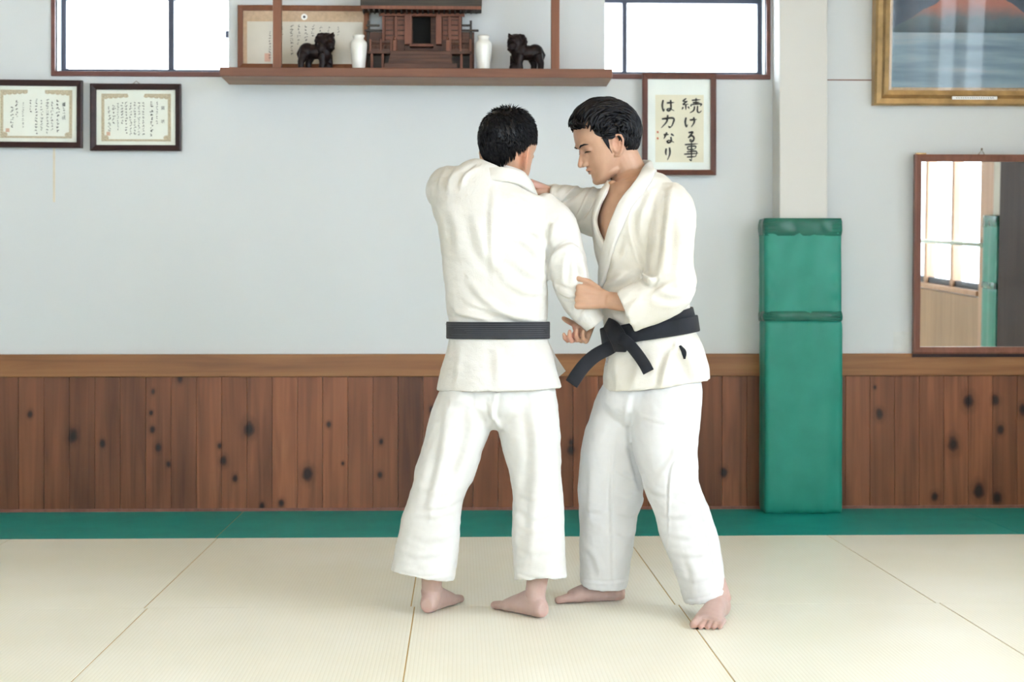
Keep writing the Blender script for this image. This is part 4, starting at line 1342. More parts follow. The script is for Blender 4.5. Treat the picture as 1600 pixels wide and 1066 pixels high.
# ================================================================== man seen from the back (left)
YA = 5.0
def torso_A(grow=0, hem=True):
    b = MB()
    g = grow; gd = grow * .0021
    rows_ = [(268, 762 + g, 818 - g, 5.035, .060 - gd), (279, 745 + g, 832 - g, 5.03, .085 - gd), (294, 706 + g, 850 - g, 5.02, .105 - gd), (315, 679 + g, 868 - g, 5.01, .118 - gd), (350, 683 + g, 866 - g, 5.0, .128 - gd),
             (390, 690 + g, 861 - g, 5.0, .126 - gd), (430, 694 + g, 857 - g, 5.0, .122 - gd), (465, 697 + g, 856 - g, 5.0, .119 - gd), (495, 700 + g, 856 - g, 5.0, .115 - gd), (516, 704 + g, 853 - g, 5.0, .110 - gd),
             (532, 701 + g, 856 - g, 5.0, .113 - gd), (560, 694 + g, 865 - g, 5.0, .128 - gd), (585, 687 + g, 872 - g, 5.0, .140 - gd), (608, 682 + g, 878 - g, 5.0, .150 - gd)]
    if not hem: rows_ = rows_[:10] + [(545, 706, 850, 5.0, .098), (575, 712, 846, 5.0, .095)]
    rows_limb(b, rows_, n=5, seg=56, sq=2.35, hem=.07 if hem else None)
    return b
jA = torso_A()
# left arm: raised, elbow out to the side, forearm reaching forward (away from the camera)
limb(jA, [(752, 312, 5.03, 40, .085), (722, 303, 5.05, 42, .085), (705, 297, 5.09, 37, .080), (708, 297, 5.17, 35, .072), (760, 305, 5.25, 30, .06), (812, 318, 5.28, 29, .058)], n=6, hem=.05)
limb(jA, [(706, 300, 5.06, 37, .08), (704, 322, 5.035, 30, .085), (706, 340, 5.02, 26, .085), (713, 368, 5.01, 24, .09)], n=5)
# right arm: hangs down, sleeve drawn towards the other man's grip
limb(jA, [(838, 328, 5.0, 34, .085), (864, 352, 4.99, 35, .082), (881, 385, 4.98, 30, .074), (887, 420, 4.97, 31, .070), (896, 450, 4.965, 29, .066), (904, 470, 4.965, 27, .062), (914, 487, 4.965, 24, .056), (931, 507, 4.965, 19, .050)], n=6, hem=.06)
# small flap at the side slit
V, F = remeshed('jacket_tmp', jA.v, jA.f, .0048, 6)
ST_A = [([(745, 262), (728, 275), (720, 290)], 4, .007), ([(716, 262), (705, 280), (700, 300)], 5, .006), ([(700, 262), (690, 280), (686, 300)], 5, .005),
        ([(856, 350), (857, 390), (857, 440)], 4, -.005), ([(902, 390), (890, 384), (868, 396), (858, 420)], 5, .010), ([(893, 395), (889, 415), (887, 440)], 5, -.006), ([(868, 350), (860, 370), (857, 385)], 6, .006),
        ([(872, 455), (888, 463), (900, 462)], 3.5, .007), ([(870, 445), (886, 452), (900, 456)], 3, -.006), ([(905, 400), (912, 430), (908, 452)], 5, .006), ([(895, 500), (905, 480), (908, 466)], 4, .005),
        ([(735, 440), (760, 470), (800, 492), (845, 500)], 7, .007), ([(730, 470), (770, 486), (815, 498)], 5, .006), ([(700, 490), (730, 492), (760, 499)], 4, .005), ([(706, 478), (720, 490), (745, 497)], 4, .004),
        ([(805, 370), (830, 385), (850, 410)], 7, .005), ([(815, 350), (840, 365), (853, 380)], 6, .005), ([(770, 300), (768, 360), (770, 440)], 5, .003), ([(740, 330), (755, 390), (790, 430)], 9, .004),
        ([(700, 320), (712, 350), (718, 400)], 8, .005), ([(790, 300), (815, 305), (838, 318)], 6, .004), ([(800, 405), (825, 425), (850, 432)], 7, .004), ([(790, 440), (820, 455), (850, 458)], 6, .004),
        ([(720, 540), (716, 570), (712, 605)], 6, .003), ([(775, 540), (778, 575), (778, 605)], 8, .003), ([(835, 540), (845, 570), (852, 605)], 7, .004)]
V = folds(V, F, ST_A, 11, .0026, .0010, 24, 1.35)
jacketA_V, jacketA_F = V, F

# body under the clothes: neck, trunk, arms, legs; hands and feet show
bA = torso_A(12, False)
ha_o = P(793, 232, 5.03)
HA, RA = head_matrix((math.sin(math.radians(36)), math.cos(math.radians(36))), math.radians(14), math.radians(4), ha_o)
head_mesh(bA, HA, True, -.9)
nA = [P(786, 312, 5.04), P(789, 285, 5.04), P(795, 258, 5.04), P(799, 235, 5.045)]
bA.tube(nA, [.075, .062, .058, .056], 24)
limb(bA, [(752, 312, 5.03, 26, .055), (715, 296, 5.07, 22, .05), (708, 293, 5.15, 20, .045), (760, 305, 5.25, 18, .04), (830, 320, 5.285, 13, .028)], n=5)
limb(bA, [(838, 335, 5.0, 26, .06), (866, 365, 4.99, 23, .055), (884, 410, 4.985, 21, .048), (893, 445, 4.99, 19, .043), (907, 476, 5.0, 15, .033), (920, 502, 5.03, 12, .026)], n=5)
hR = P(920, 503, 5.03)
hand(bA, hR, (-.45, -.45, -.75), (.5, .8, -.3), 'R', [(32, 42, 30), (42, 52, 35), (50, 56, 38), (56, 58, 38)], [(.3, .6, -.70), (.35, .25, -.9), (.3, .15, -.9)], 5, .86, .8)
hL = P(834, 321, 5.285)
hand(bA, hL, (1, .12, .05), (.1, .5, .9), 'L', [(60, 80, 50)] * 4, [(.6, .5, -.5), (.8, .1, -.6), (.7, 0, -.7)], 3, .95)
legAL = [(736, 600, 5.0, 34, .085), (718, 670, 5.0, 34, .08), (694, 745, 4.995, 28, .066), (676, 830, 4.99, 25, .058)]
legAR = [(820, 600, 5.0, 34, .085), (831, 670, 4.99, 34, .08), (843, 745, 4.97, 28, .066), (850, 830, 4.95, 25, .058)]
limb(bA, legAL, n=4); limb(bA, legAR, n=4)
hl, tl = G(665, 962), G(706, 940)
foot(bA, hl, tl, 'L', P(676, 835, 4.99), .25, .034, .05)
hr, tr = G(852, 969), G(796, 953)
foot(bA, hr, tr, 'R', P(850, 835, 4.95), .25, .034, .05)
tA = [(hl, (.05, .05, .022), PINK), (hr, (.05, .05, .022), PINK), (tl, (.05, .05, .02), PINK), (tr, (.05, .05, .02), PINK),
      (P(892, 525, 5.0), (.028, .05, .035), (0.58, .26, .21)), (P(820, 247, 4.97), (.03, .05, .035), (.60, .29, .19))]
for (hh, tt) in ((hl, tl), (hr, tr)): tA.insert(0, ((hh + tt) / 2, (.22, .22, .22), SKINF))
baseA = ((hl + hr) / 2); baseA[2] = 0
manA, bodyA_V, bodyA_F = finish_body('person', bA, .0030, M['skin'], tA, SKIN, 'person in white judo suit seen from behind, black belt, feet apart on mats', baseA)

jo = part_of('jacket', jacketA_V, jacketA_F, M['jacket_a'], manA)
tree = bvh(jacketA_V, jacketA_F)
# stand-up collar band round the neck
cb = MB()
cpts = [(733, 300, 5.11), (736, 287, 5.05), (744, 279, 4.985), (762, 275, 4.942), (786, 274, 4.924), (808, 279, 4.936), (823, 290, 4.968), (832, 302, 5.02), (836, 316, 5.10)]
cc = P(787, 280, 5.045)
pp = [P(*q) for q in cpts]
ribbon(cb, pp, [unit((p[0] - cc[0], p[1] - cc[1], .045)) for p in pp], .024, .013, .001)
part_of('collar', cb.v, cb.f, M['collar'], jo)
fl = MB()
fp = [(866, 540), (868, 560), (872, 580)]
# corner of the front skirt sticking out beyond the side slit
q0, q1, q2, q3 = P(858, 535, 5.06), P(868, 556, 5.08), P(884, 580, 5.10), P(872, 590, 5.06)
q4 = P(855, 600, 5.05)
pl_ = [q0, q1, q2, q3, q4]
fl.add([p for p in pl_] + [p + np.array((0, .012, 0)) for p in pl_], [(0, 1, 2, 3, 4), (9, 8, 7, 6, 5)] + [(i, 5 + i, 5 + (i + 1) % 5, (i + 1) % 5) for i in range(5)])
part_of('skirt_corner', fl.v, fl.f, M['jacket_a'], jo, False)

# belt
def belt_band(axis_c, nrm, src, half, thick, lift, n=72):
    tr_ = bvh(np.array(src.v), src.f)
    nrm = unit(nrm); e1 = unit(np.cross(nrm, (0, 1, 0))); e2 = np.cross(nrm, e1)
    V = []; F = []
    prof_ = [(-1, 0), (-1, .8), (-.9, 1), (.9, 1), (1, .8), (1, 0)]
    for k in range(n):
        a = 2 * math.pi * k / n
        d = e1 * math.cos(a) + e2 * math.sin(a)
        rmax = 0
        for s in (-1, 0, 1):
            o = Vector(axis_c + nrm * s * half)
            loc, _, _, dist = tr_.ray_cast(o, Vector(d))
            if loc is not None: rmax = max(rmax, dist)
        for (s, q) in prof_:
            V.append(axis_c + nrm * s * half + d * (rmax + lift + q * thick))
    m = len(prof_)
    for k in range(n):
        j = (k + 1) % n
        for i in range(m):
            i2 = (i + 1) % m
            F.append((k * m + i, k * m + i2, j * m + i2, j * m + i))
    return V, F
Vb, Fb = belt_band(P(778, 516, 5.0), (0, 0, 1), torso_A(), 13.2 * 5 / FPX, .006, .002)
bo = part_of('belt', Vb, Fb, M['belt_a'], manA)
for j in range(7):
    dz = (-9.6 + j * 3.2) * 5 / FPX
    Vs, Fs = belt_band(P(778, 516, 5.0) + np.array((0, 0, dz)), (0, 0, 1), torso_A(), .0006, .0085, .0040, 72)
    part_of('stitch_line', Vs, Fs, M['stitch'], bo)

# trousers
pA = MB()
rows_limb(pA, [(575, 706, 854, 5.0, .105), (600, 697, 864, 5.0, .115), (620, 687, 869, 5.0, .120), (640, 681, 872, 5.0, .118), (655, 700, 850, 5.0, .10)], n=5, seg=48, sq=2.4)
rows_limb(pA, [(600, 698, 776, 5.0, .108), (615, 688, 775, 5.0, .112), (640, 678, 774, 5.0, .118), (662, 671, 768, 5.0, .115), (682, 665, 760, 5.0, .112), (720, 656, 749, 5.0, .105), (745, 648, 736, 4.995, .100), (775, 641, 725, 4.99, .098), (830, 624, 719, 4.985, .096), (899, 609, 711, 4.98, .092)], n=5, seg=44, sq=2.2, hem=.08)
rows_limb(pA, [(600, 772, 862, 5.0, .108), (615, 772, 868, 5.0, .112), (640, 773, 873, 5.0, .118), (662, 776, 875, 4.995, .115), (682, 781, 876, 4.99, .112), (736, 796, 878, 4.98, .100), (777, 803, 880, 4.965, .094), (804, 800, 881, 4.96, .092), (837, 799, 882, 4.95, .092), (905, 803, 885, 4.93, .090)], n=5, seg=44, sq=2.2, hem=.08)
V, F = remeshed('trousers_tmp', pA.v, pA.f, .0048, 5)
ST = [([(700, 640), (690, 720), (672, 800)], 8, .006), ([(740, 640), (735, 700), (700, 790)], 10, .006), ([(640, 800), (680, 806), (715, 795)], 5, .006), ([(640, 830), (670, 842), (715, 832)], 6, .005), ([(650, 790), (690, 792), (722, 776)], 4, .005), ([(630, 862), (660, 868), (700, 862)], 5, .004), ([(655, 760), (690, 770), (724, 758)], 5, .004),
      ([(765, 630), (772, 655), (782, 668)], 4, .008), ([(780, 620), (775, 650), (768, 664)], 4, -.006), ([(830, 640), (838, 700), (826, 790)], 9, .007), ([(855, 700), (840, 770), (830, 860)], 10, .006), ([(806, 790), (835, 808), (870, 800)], 5, .006), ([(805, 815), (830, 828), (872, 822)], 5, .005), ([(808, 850), (840, 862), (878, 852)], 6, .004), ([(806, 770), (830, 778), (860, 770)], 4, .004),
      ([(700, 620), (760, 640), (770, 655)], 8, .005), ([(850, 620), (800, 640), (782, 660)], 8, .005), ([(620, 893), (660, 902), (708, 896)], 2.0, -.0025), ([(806, 896), (840, 905), (882, 899)], 2.0, -.0025)]
ST = [(p_, w_, a_ * (.5 if abs(p_[-1][0] - p_[0][0]) > 1.5 * abs(p_[-1][1] - p_[0][1]) and w_ > 2.5 else 1.2)) for p_, w_, a_ in ST]
V = folds(V, F, ST, 23, .0028, .0011, 22)
part_of('trousers', V, F, M['pants_a'], manA)

# short cropped hair ---------------------------------------------------------
def hair_cap(H, lim, lift, noise, seed, n1=64, n2=40):
    """a thick skin of hair over the skull; lim(azimuth) gives how far down it grows (polar angle from the crown)"""
    V = []; F = []
    r = random.Random(seed)
    c0 = np.array((-.4, 0, 2.0))
    for i in range(n2 + 1):
        for k in range(n1):
            a = 2 * math.pi * k / n1
            th = lim(a) * i / n2
            d = np.array((math.sin(th) * math.cos(a), math.sin(th) * math.sin(a), math.cos(th)))
            V.append((c0, d, i / n2, a))
    pts = []
    for (c, d, s, a) in V:
        rad = 1.0 / math.sqrt((d[0] / 9.9) ** 2 + (d[1] / 7.75) ** 2 + (d[2] / 9.6) ** 2) if d[2] > 0 else 1.0 / math.sqrt((d[0] / 9.6) ** 2 + (d[1] / 7.6) ** 2 + (d[2] / 9.5) ** 2)
        l = lift(s, a)
        pts.append(c + d * (rad + l + noise * r.uniform(-1, 1)))
    for i in range(n2):
        for k in range(n1):
            j = (k + 1) % n1
            F.append((i * n1 + k, (i + 1) * n1 + k, (i + 1) * n1 + j, i * n1 + j))
    return H(pts), F

def skull_pt(d, extra=0.0):
    d = np.array(d, float); d /= np.linalg.norm(d)
    rx = 9.9 if d[0] > 0 else 9.7
    rad = 1.0 / math.sqrt((d[0] / rx) ** 2 + (d[1] / 7.75) ** 2 + (d[2] / 9.6) ** 2)
    return np.array((-.4, 0, 2.0)) + d * (rad + extra)

def limA(a):
    # azimuth 0 = front; pi = nape
    c = math.cos(a)
    front = 1.05; side = 1.42; back = 2.72
    if c > 0: base = side + (front - side) * c ** 1.5
    else: base = side + (back - side) * (-c) ** 0.8
    return base
hb = MB()
Vh, Fh = hair_cap(HA, limA, lambda s, a: .50 * (1 - s ** 6) + .10 + .55 * max(0, math.cos(s * 1.6)), .05, 5)
hb.add(Vh, Fh)
rr = random.Random(12)
for i in range(3600):
    a = rr.uniform(0, 2 * math.pi); s = math.sqrt(rr.random())
    th = limA(a) * s * 1.0
    d = np.array((math.sin(th) * math.cos(a), math.sin(th) * math.sin(a), math.cos(th)))
    # hair grows away from the whorl at the back of the crown, and stands up on top
    th2 = th + .22
    d2 = np.array((math.sin(th2) * math.cos(a + .12), math.sin(th2) * math.sin(a + .12), math.cos(th2)))
    top = max(0, 1 - s * 1.25)
    ln = rr.uniform(.7, 1.3)
    lift0 = .45 * (1 - s ** 3) + .15
    fwd = np.array((.5, 0, 0)) * top
    p0 = skull_pt(d, lift0 - .2)
    p1 = skull_pt((d + d2) / 2 + fwd * .12 * ln, lift0 + .35 + .55 * top * ln)
    p2 = skull_pt(d2 + fwd * .25 * ln, lift0 + .30 + 1.35 * top * ln + .2 * rr.random())
    w0 = rr.uniform(.20, .36) * (1 - .45 * s)
    b2 = MB().tube([p0, p1, p2], [w0, w0 * .75, .03], 5)
    hb.add(H_ := HA(b2.v), b2.f)
part_of('hair', hb.v, hb.f, M['hair'], manA, True)
# ================================================================== man facing left (right)
def torso_B(grow=0, hem=True, bulk=True):
    b = MB(); g = grow; gd = grow * .0021
    rows_ = [(266, 972 + g, 1014 - g, 5.10, .052 - gd), (280, 952 + g, 1030 - g, 5.09, .085 - gd), (296, 938 + g, 1050 - g, 5.08, .120 - gd), (320, 927 + g, 1066 - g, 5.06, .150 - gd), (350, 924 + g, 1072 - g, 5.05, .155 - gd),
             (385, 929 + g, 1072 - g, 5.04, .150 - gd), (420, 938 + g, 1072 - g, 5.04, .145 - gd), (455, 938 + g, 1074 - g, 5.04, .140 - gd), (490, 942 + g, 1079 - g, 5.04, .135 - gd), (512, 945 + g, 1083 - g, 5.04, .132 - gd),
             (530, 946 + g, 1088 - g, 5.04, .135 - gd), (555, 945 + g, 1098 - g, 5.04, .148 - gd), (580, 942 + g, 1107 - g, 5.04, .158 - gd), (602, 943 + g, 1111 - g, 5.04, .165 - gd)]
    if not hem: rows_ = rows_[:10] + [(540, 958, 1072, 5.04, .11), (570, 962, 1070, 5.04, .10)]
    rows_limb(b, rows_, n=5, seg=56, sq=2.3, hem=.07 if hem else None)
    return b
jB = torso_B()
# near (left) arm: upper arm down, forearm forward to the grip, wide cuff
limb(jB, [(1040, 312, 4.99, 34, .075), (1050, 335, 4.94, 37, .082), (1049, 375, 4.90, 36, .080), (1047, 415, 4.875, 38, .080), (1046, 446, 4.865, 42, .078), (1024, 466, 4.86, 39, .072), (1000, 478, 4.86, 36, .066), (978, 488, 4.865, 34, .060)], n=6, sq=2.2, hem=.06)
# far (right) arm: reaches left to the collar
limb(jB, [(948, 335, 5.16, 40, .09), (922, 329, 5.20, 38, .085), (896, 320, 5.21, 30, .075), (872, 310, 5.20, 22, .065), (851, 302, 5.18, 15, .055)], n=6, hem=.04)
V, F = remeshed('jacket_tmp', jB.v, jB.f, .0048, 6)
ST_B = [([(990, 330), (993, 365), (1003, 400), (1012, 432)], 5, -.006), ([(1003, 420), (1012, 438), (1026, 440)], 4, .011), ([(1028, 437), (1018, 443), (1004, 438)], 3, -.010), ([(1048, 300), (1043, 350), (1038, 400), (1030, 430)], 7, .007), ([(1020, 300), (1005, 330), (998, 360)], 7, .006),
        ([(1060, 340), (1062, 390), (1058, 430)], 8, .004), ([(1080, 455), (1060, 462), (1030, 455)], 6, .006), ([(1075, 470), (1045, 478), (1015, 470)], 6, .005), ([(1000, 470), (985, 480), (975, 500)], 6, .003), ([(1060, 440), (1040, 448), (1020, 462)], 5, .005),
        ([(958, 375), (960, 410), (950, 440)], 8, .006), ([(975, 430), (955, 445), (938, 452)], 6, .006), ([(990, 440), (970, 455), (950, 460)], 6, .005), ([(985, 370), (975, 400), (965, 430)], 7, .004), ([(960, 495), (975, 505), (990, 505)], 4, .005),
        ([(911, 293), (895, 305), (878, 320)], 3.5, -.011), ([(935, 292), (924, 312), (912, 335), (899, 350)], 3.5, -.011), ([(918, 295), (902, 310), (886, 328)], 6, .006), ([(868, 290), (862, 300), (866, 312)], 5, .006), ([(885, 292), (875, 300), (872, 310)], 5, .005),
        ([(1060, 545), (1072, 560), (1085, 590)], 7, .009), ([(1050, 548), (1040, 575), (1033, 604)], 6, .008), ([(1000, 545), (995, 575), (990, 604)], 8, .004), ([(1090, 530), (1098, 555), (1106, 585)], 5, .005), ([(965, 550), (962, 575), (966, 604)], 6, .004)]
V = folds(V, F, ST_B, 41, .0024, .0010, 24, 1.5)
# open the neck: take away the cloth inside the V so that the chest shows
VP = [(1014, 250), (1011, 270), (976, 316), (961, 347), (943, 382), (930, 357), (934, 322), (946, 294), (952, 262), (975, 250)]
def inside(poly, u, v):
    r = np.zeros(len(u), bool); n = len(poly); j = n - 1
    for i in range(n):
        xi, yi = poly[i]; xj, yj = poly[j]
        c = ((yi > v) != (yj > v)) & (u < (xj - xi) * (v - yi) / (yj - yi + 1e-9) + xi)
        r ^= c; j = i
    return r
u, v = proj(V); Nn = normals(V, F)
cut = inside(VP, u, v) & (V[:, 1] < 5.13)
Fk = [f for f in F if not all(cut[i] for i in f)]
jacketB_V, jacketB_F = V, Fk
treeB = bvh(V, F)

bB = MB()
# trunk a little inside the jacket
b_t = torso_B(9, False); bB.add(b_t.v, b_t.f)
hb_o = P(949, 221, 5.09)
YB_ = math.radians(14)
HB, RB = head_matrix((-math.cos(YB_), -math.sin(YB_)), math.radians(24), math.radians(0), hb_o)
head_mesh(bB, HB)
bB.tube([P(994, 322, 5.10), P(990, 296, 5.10), P(981, 268, 5.10), P(971, 245, 5.095), P(966, 230, 5.095)], [.085, .066, .060, .058, .055], 24)
cap_tube(bB, [P(957, 290, 5.03), P(972, 318, 5.03)], [.018, .014])            # neck muscle
limb(bB, [(1040, 320, 4.98, 24, .055), (1048, 375, 4.91, 24, .052), (1046, 440, 4.875, 22, .046), (1010, 466, 4.87, 20, .040), (975, 472, 4.875, 15, .030), (950, 469, 4.885, 13.5, .025)], n=5)
limb(bB, [(948, 335, 5.16, 26, .06), (905, 322, 5.205, 19, .045), (872, 308, 5.20, 14, .034), (858, 299, 5.19, 11, .026)], n=5)
hw = P(946, 468, 4.885)
hand(bB, hw, (-1, .10, .10), (.05, -1, .12), 'L', [(62, 95, 55), (68, 95, 55), (72, 95, 55), (76, 95, 55)], [(.80, .55, -.1), (1.0, .22, -.10), (1.0, .12, -.05)], 1.5, .98)
hw2 = P(862, 300, 5.185)
hand(bB, hw2, (-1, -.18, .42), (.30, -.2, .92), 'R', [(50, 60, 40), (54, 62, 40), (58, 62, 40), (60, 62, 40)], [(.8, .5, -.3), (.9, .2, -.4), (.9, .1, -.4)], 5, .88)
limb(bB, [(990, 604, 5.08, 32, .08), (964, 670, 5.12, 34, .08), (953, 745, 5.15, 28, .066), (950, 830, 5.18, 25, .056)], n=4)
limb(bB, [(1046, 604, 5.0, 34, .08), (1043, 670, 4.97, 36, .08), (1050, 745, 4.95, 29, .066), (1085, 830, 4.94, 26, .056)], n=4)
h1, t1 = G(979, 939), G(873, 941)
foot(bB, h1, t1, 'R', P(951, 830, 5.18), .248, .034, .05)
h2, t2 = G(1132, 962), G(1100, 985)
foot(bB, h2, t2, 'L', P(1088, 830, 4.94), .25, .034, .05)
lipc = HB([(9.7, 0, -6.2)])[0]
tB = []
for (hh, tt) in ((h1, t1), (h2, t2)): tB.append(((hh + tt) / 2, (.22, .22, .2), SKINF))
tB += [(h1, (.05, .05, .02), PINK), (t1, (.05, .06, .02), PINK), (t2, (.07, .05, .02), PINK), (lipc, (.016, .018, .008), (.40, .20, .15)), (P(838, 286, 5.15), (.04, .06, .03), (.58, .33, .27)),
       (HB([(-.6, 7.6, -1.2)])[0], (.025, .03, .035), (.56, .30, .21)), (P(897, 440, 4.88), (.012, .03, .012), (.60, .26, .22))]
baseB = (h1 + h2) / 2; baseB[2] = 0
manB, bodyB_V, bodyB_F = finish_body('person', bB, .0028, M['skin'], tB, SKIN, 'person in white judo suit facing left, gripping the other one\'s sleeve, belt knotted in front', baseB)
jo = part_of('jacket', jacketB_V, jacketB_F, M['jacket_b'], manB)

def on_cloth(mb, tree_, path, half, thick, lift=0.0, pre=(), post=()):
    hs = [(Vector(p_), Vector(n_)) for p_, n_ in pre] + [hit(tree_, *q) for q in path] + [(Vector(p_), Vector(n_)) for p_, n_ in post]
    return ribbon(mb, [h_[0] for h_ in hs], [h_[1] for h_ in hs], half, thick, lift)
lp_ = MB()
nc = P(990, 270, 5.10)
def around(px, py, Y):
    p = P(px, py, Y); return (p, unit((p[0] - nc[0], p[1] - nc[1], .35 * np.hypot(p[0] - nc[0], p[1] - nc[1]))))
on_cloth(lp_, treeB, [(1013, 270), (1007, 281), (995, 298), (979, 318), (966, 346), (955, 380), (947, 415), (941, 445)], .0225, .014, .000,
         pre=[around(985, 262, 5.185), around(1006, 261, 5.165), around(1015, 263, 5.11)])
part_of('lapel', lp_.v, lp_.f, M['collar'], jo)
lp_ = MB()
on_cloth(lp_, treeB, [(944, 298), (935, 318), (929, 340), (931, 360), (939, 380), (950, 398)], .016, .012, -.006, pre=[around(968, 272, 5.185), around(952, 282, 5.15)])
part_of('lapel', lp_.v, lp_.f, M['collar'], jo)
# maker's patch at the front edge of the skirt
pm = MB(); on_cloth(pm, treeB, [(951, 547), (949, 560), (947, 571)], .0085, .0012, .0003)
part_of('patch', pm.v, pm.f, M['patch'], jo)
# belt: two wraps, knot and two hanging ends
tb_ = torso_B()
cB = P(1014, 512, 5.04)
def tiltn(deg): a_ = math.radians(deg); return (-math.sin(a_), 0, math.cos(a_))
V1, F1 = belt_band(P(1014, 509, 5.04), tiltn(13.5), tb_, 13 * 5.04 / FPX, .006, .003)
bo = part_of('belt', V1, F1, M['belt_b'], manB)
V1, F1 = belt_band(P(1014, 516, 5.04), tiltn(8.5), tb_, 12.5 * 5.04 / FPX, .006, .008)
part_of('second_wrap', V1, F1, M['belt_b'], bo)
tb2 = bvh(np.array(tb_.v), tb_.f)
def front(px, py, off):
    l, n_ = hit(tb2, px, py, 4.98); return (l + Vector((0, -off, 0)), Vector((n_.x * .5, -1, .0)).normalized())
kn = MB()
q = [front(950, 506, .012), front(957, 515, .034), front(966, 532, .036), front(969, 548, .016)]
ribbon(kn, [a_[0] for a_ in q], [a_[1] for a_ in q], [.020, .026, .027, .020], .014, -.004)
part_of('knot', kn.v, kn.f, M['belt_b'], bo)
for pts, hw_ in (([(965, 533, .020), (952, 543, .030), (930, 556, .03), (910, 575, .03), (893, 600, .02)], .0225), ([(958, 526, .030), (972, 530, .042), (988, 545, .036), (1003, 565, .030), (1012, 581, .026)], .0185)):
    q = []
    y0 = front(952, 535, .0)[0].y
    for (a_, b__, off) in pts:
        l = Vector(P(a_, b__, y0 - off)) if a_ < 948 else front(a_, b__, off)[0]
        q.append((l, Vector((-.25, -1, 0.05)).normalized()))
    kn = MB(); ribbon(kn, [a_[0] for a_ in q], [a_[1] for a_ in q], hw_, .006, 0)
    part_of('belt_end', kn.v, kn.f, M['belt_b'], bo)
# end of the inner wrap peeping out of the side slit
pe = MB(); on_cloth(pe, treeB, [(1062, 541), (1068, 550), (1070, 561)], [.004, .0085, .003], .003, .001)
part_of('belt_tip', pe.v, pe.f, M['belt_b'], bo)

pB = MB()
rows_limb(pB, [(570, 962, 1082, 5.04, .115), (595, 954, 1092, 5.04, .12), (612, 945, 1098, 5.04, .125), (640, 935, 1096, 5.04, .125), (658, 945, 1080, 5.04, .10)], n=5, seg=48, sq=2.3)
rows_limb(pB, [(596, 958, 1030, 5.07, .10), (612, 944, 1028, 5.08, .11), (634, 930, 1020, 5.09, .11), (680, 915, 1006, 5.11, .108), (717, 906, 1004, 5.125, .104), (755, 902, 1006, 5.14, .100), (775, 903, 1005, 5.145, .098), (800, 904, 998, 5.155, .095), (830, 905, 993, 5.165, .092), (860, 906, 988, 5.175, .09), (914, 907, 980, 5.19, .086)], n=5, seg=44, sq=2.2, hem=.08)
limb(pB, [(1040, 592, 5.02, 48, .10), (1044, 612, 5.0, 53, .110), (1041, 640, 4.985, 54, .114), (1038, 690, 4.97, 52, .110), (1045, 735, 4.955, 46, .104), (1052, 765, 4.95, 43, .100), (1063, 795, 4.945, 42, .098), (1073, 825, 4.94, 43, .096), (1087, 867, 4.935, 40, .094), (1103, 936, 4.93, 33.5, .090)], n=5, seg=44, sq=2.2, hem=.08)
V, F = remeshed('trousers_tmp', pB.v, pB.f, .0048, 5)
ST = [([(1075, 620), (1070, 700), (1048, 740), (1045, 860)], 2.2, .004), ([(1088, 700), (1098, 800), (1120, 900)], 2.2, .0035), ([(1000, 650), (1040, 660), (1075, 650)], 2.5, .003), ([(960, 690), (955, 780), (958, 905)], 2.5, .004),
      ([(1010, 760), (1040, 772), (1085, 762)], 5, .006), ([(1025, 800), (1060, 806), (1105, 792)], 5, .007), ([(1035, 830), (1075, 838), (1118, 826)], 5, .006), ([(1045, 862), (1085, 866), (1122, 856)], 5, .005), ([(1058, 900), (1090, 905), (1128, 892)], 5, .004), ([(1060, 780), (1085, 786), (1100, 776)], 4, .005),
      ([(985, 700), (995, 740), (1003, 770)], 5, -.007), ([(965, 735), (985, 745), (1003, 735)], 4, .006), ([(960, 765), (985, 775), (1005, 765)], 4, .006), ([(905, 790), (935, 796), (960, 786)], 5, .004), ([(965, 800), (985, 806), (998, 797)], 4, .005), ([(962, 830), (980, 838), (992, 830)], 4, .005), ([(912, 850), (930, 870), (940, 900)], 6, .004), ([(920, 700), (925, 760), (918, 830)], 7, .004), ([(1075, 870), (1085, 900), (1080, 930)], 6, .004),
      ([(990, 620), (985, 660), (986, 700)], 5, -.005), ([(1060, 690), (1050, 720), (1030, 745)], 6, .004), ([(909, 906), (945, 909), (978, 906)], 2, -.0025), ([(1070, 938), (1100, 934), (1134, 919)], 2, -.0025)]
ST = [(p_, w_, a_ * (.5 if abs(p_[-1][0] - p_[0][0]) > 1.5 * abs(p_[-1][1] - p_[0][1]) and w_ > 2.5 else 1.1)) for p_, w_, a_ in ST]
V = folds(V, F, ST, 57, .0030, .0013, 24)
part_of('trousers', V, F, M['pants_b'], manB)

M['lipline'] = plain('lip_shadow', (0.10, 0.035, 0.03), .5, .3)
# eyes, brows, lashes
fx = MB()
for s in (-1, 1):
    b2 = MB(); cap_tube(b2, [(9.8, s * 1.5, 1.75), (9.75, s * 2.8, 2.15), (9.0, s * 4.1, 2.15), (8.1, s * 5.0, 1.7)], [.24, .32, .28, .1], 8)
    part_of('eyebrow', HB(b2.v), b2.f, M['hair'], manB)
    b2 = MB(); cap_tube(b2, [(9.15, s * 1.8, -.5), (9.12, s * 2.8, -.25), (8.85, s * 3.9, -.35), (8.15, s * 4.8, -.6)], [.08, .2, .22, .10], 8)
    part_of('eyelash', HB(b2.v), b2.f, M['eye'], manB)

b2 = MB(); cap_tube(b2, [(8.35, 2.2, -6.75), (9.2, 1.3, -6.35), (9.72, .5, -6.32), (9.76, -.3, -6.32), (9.2, -1.3, -6.35)], [.10, .16, .17, .17, .1], 8)
part_of('lip_line', HB(b2.v), b2.f, M['lipline'], manB)
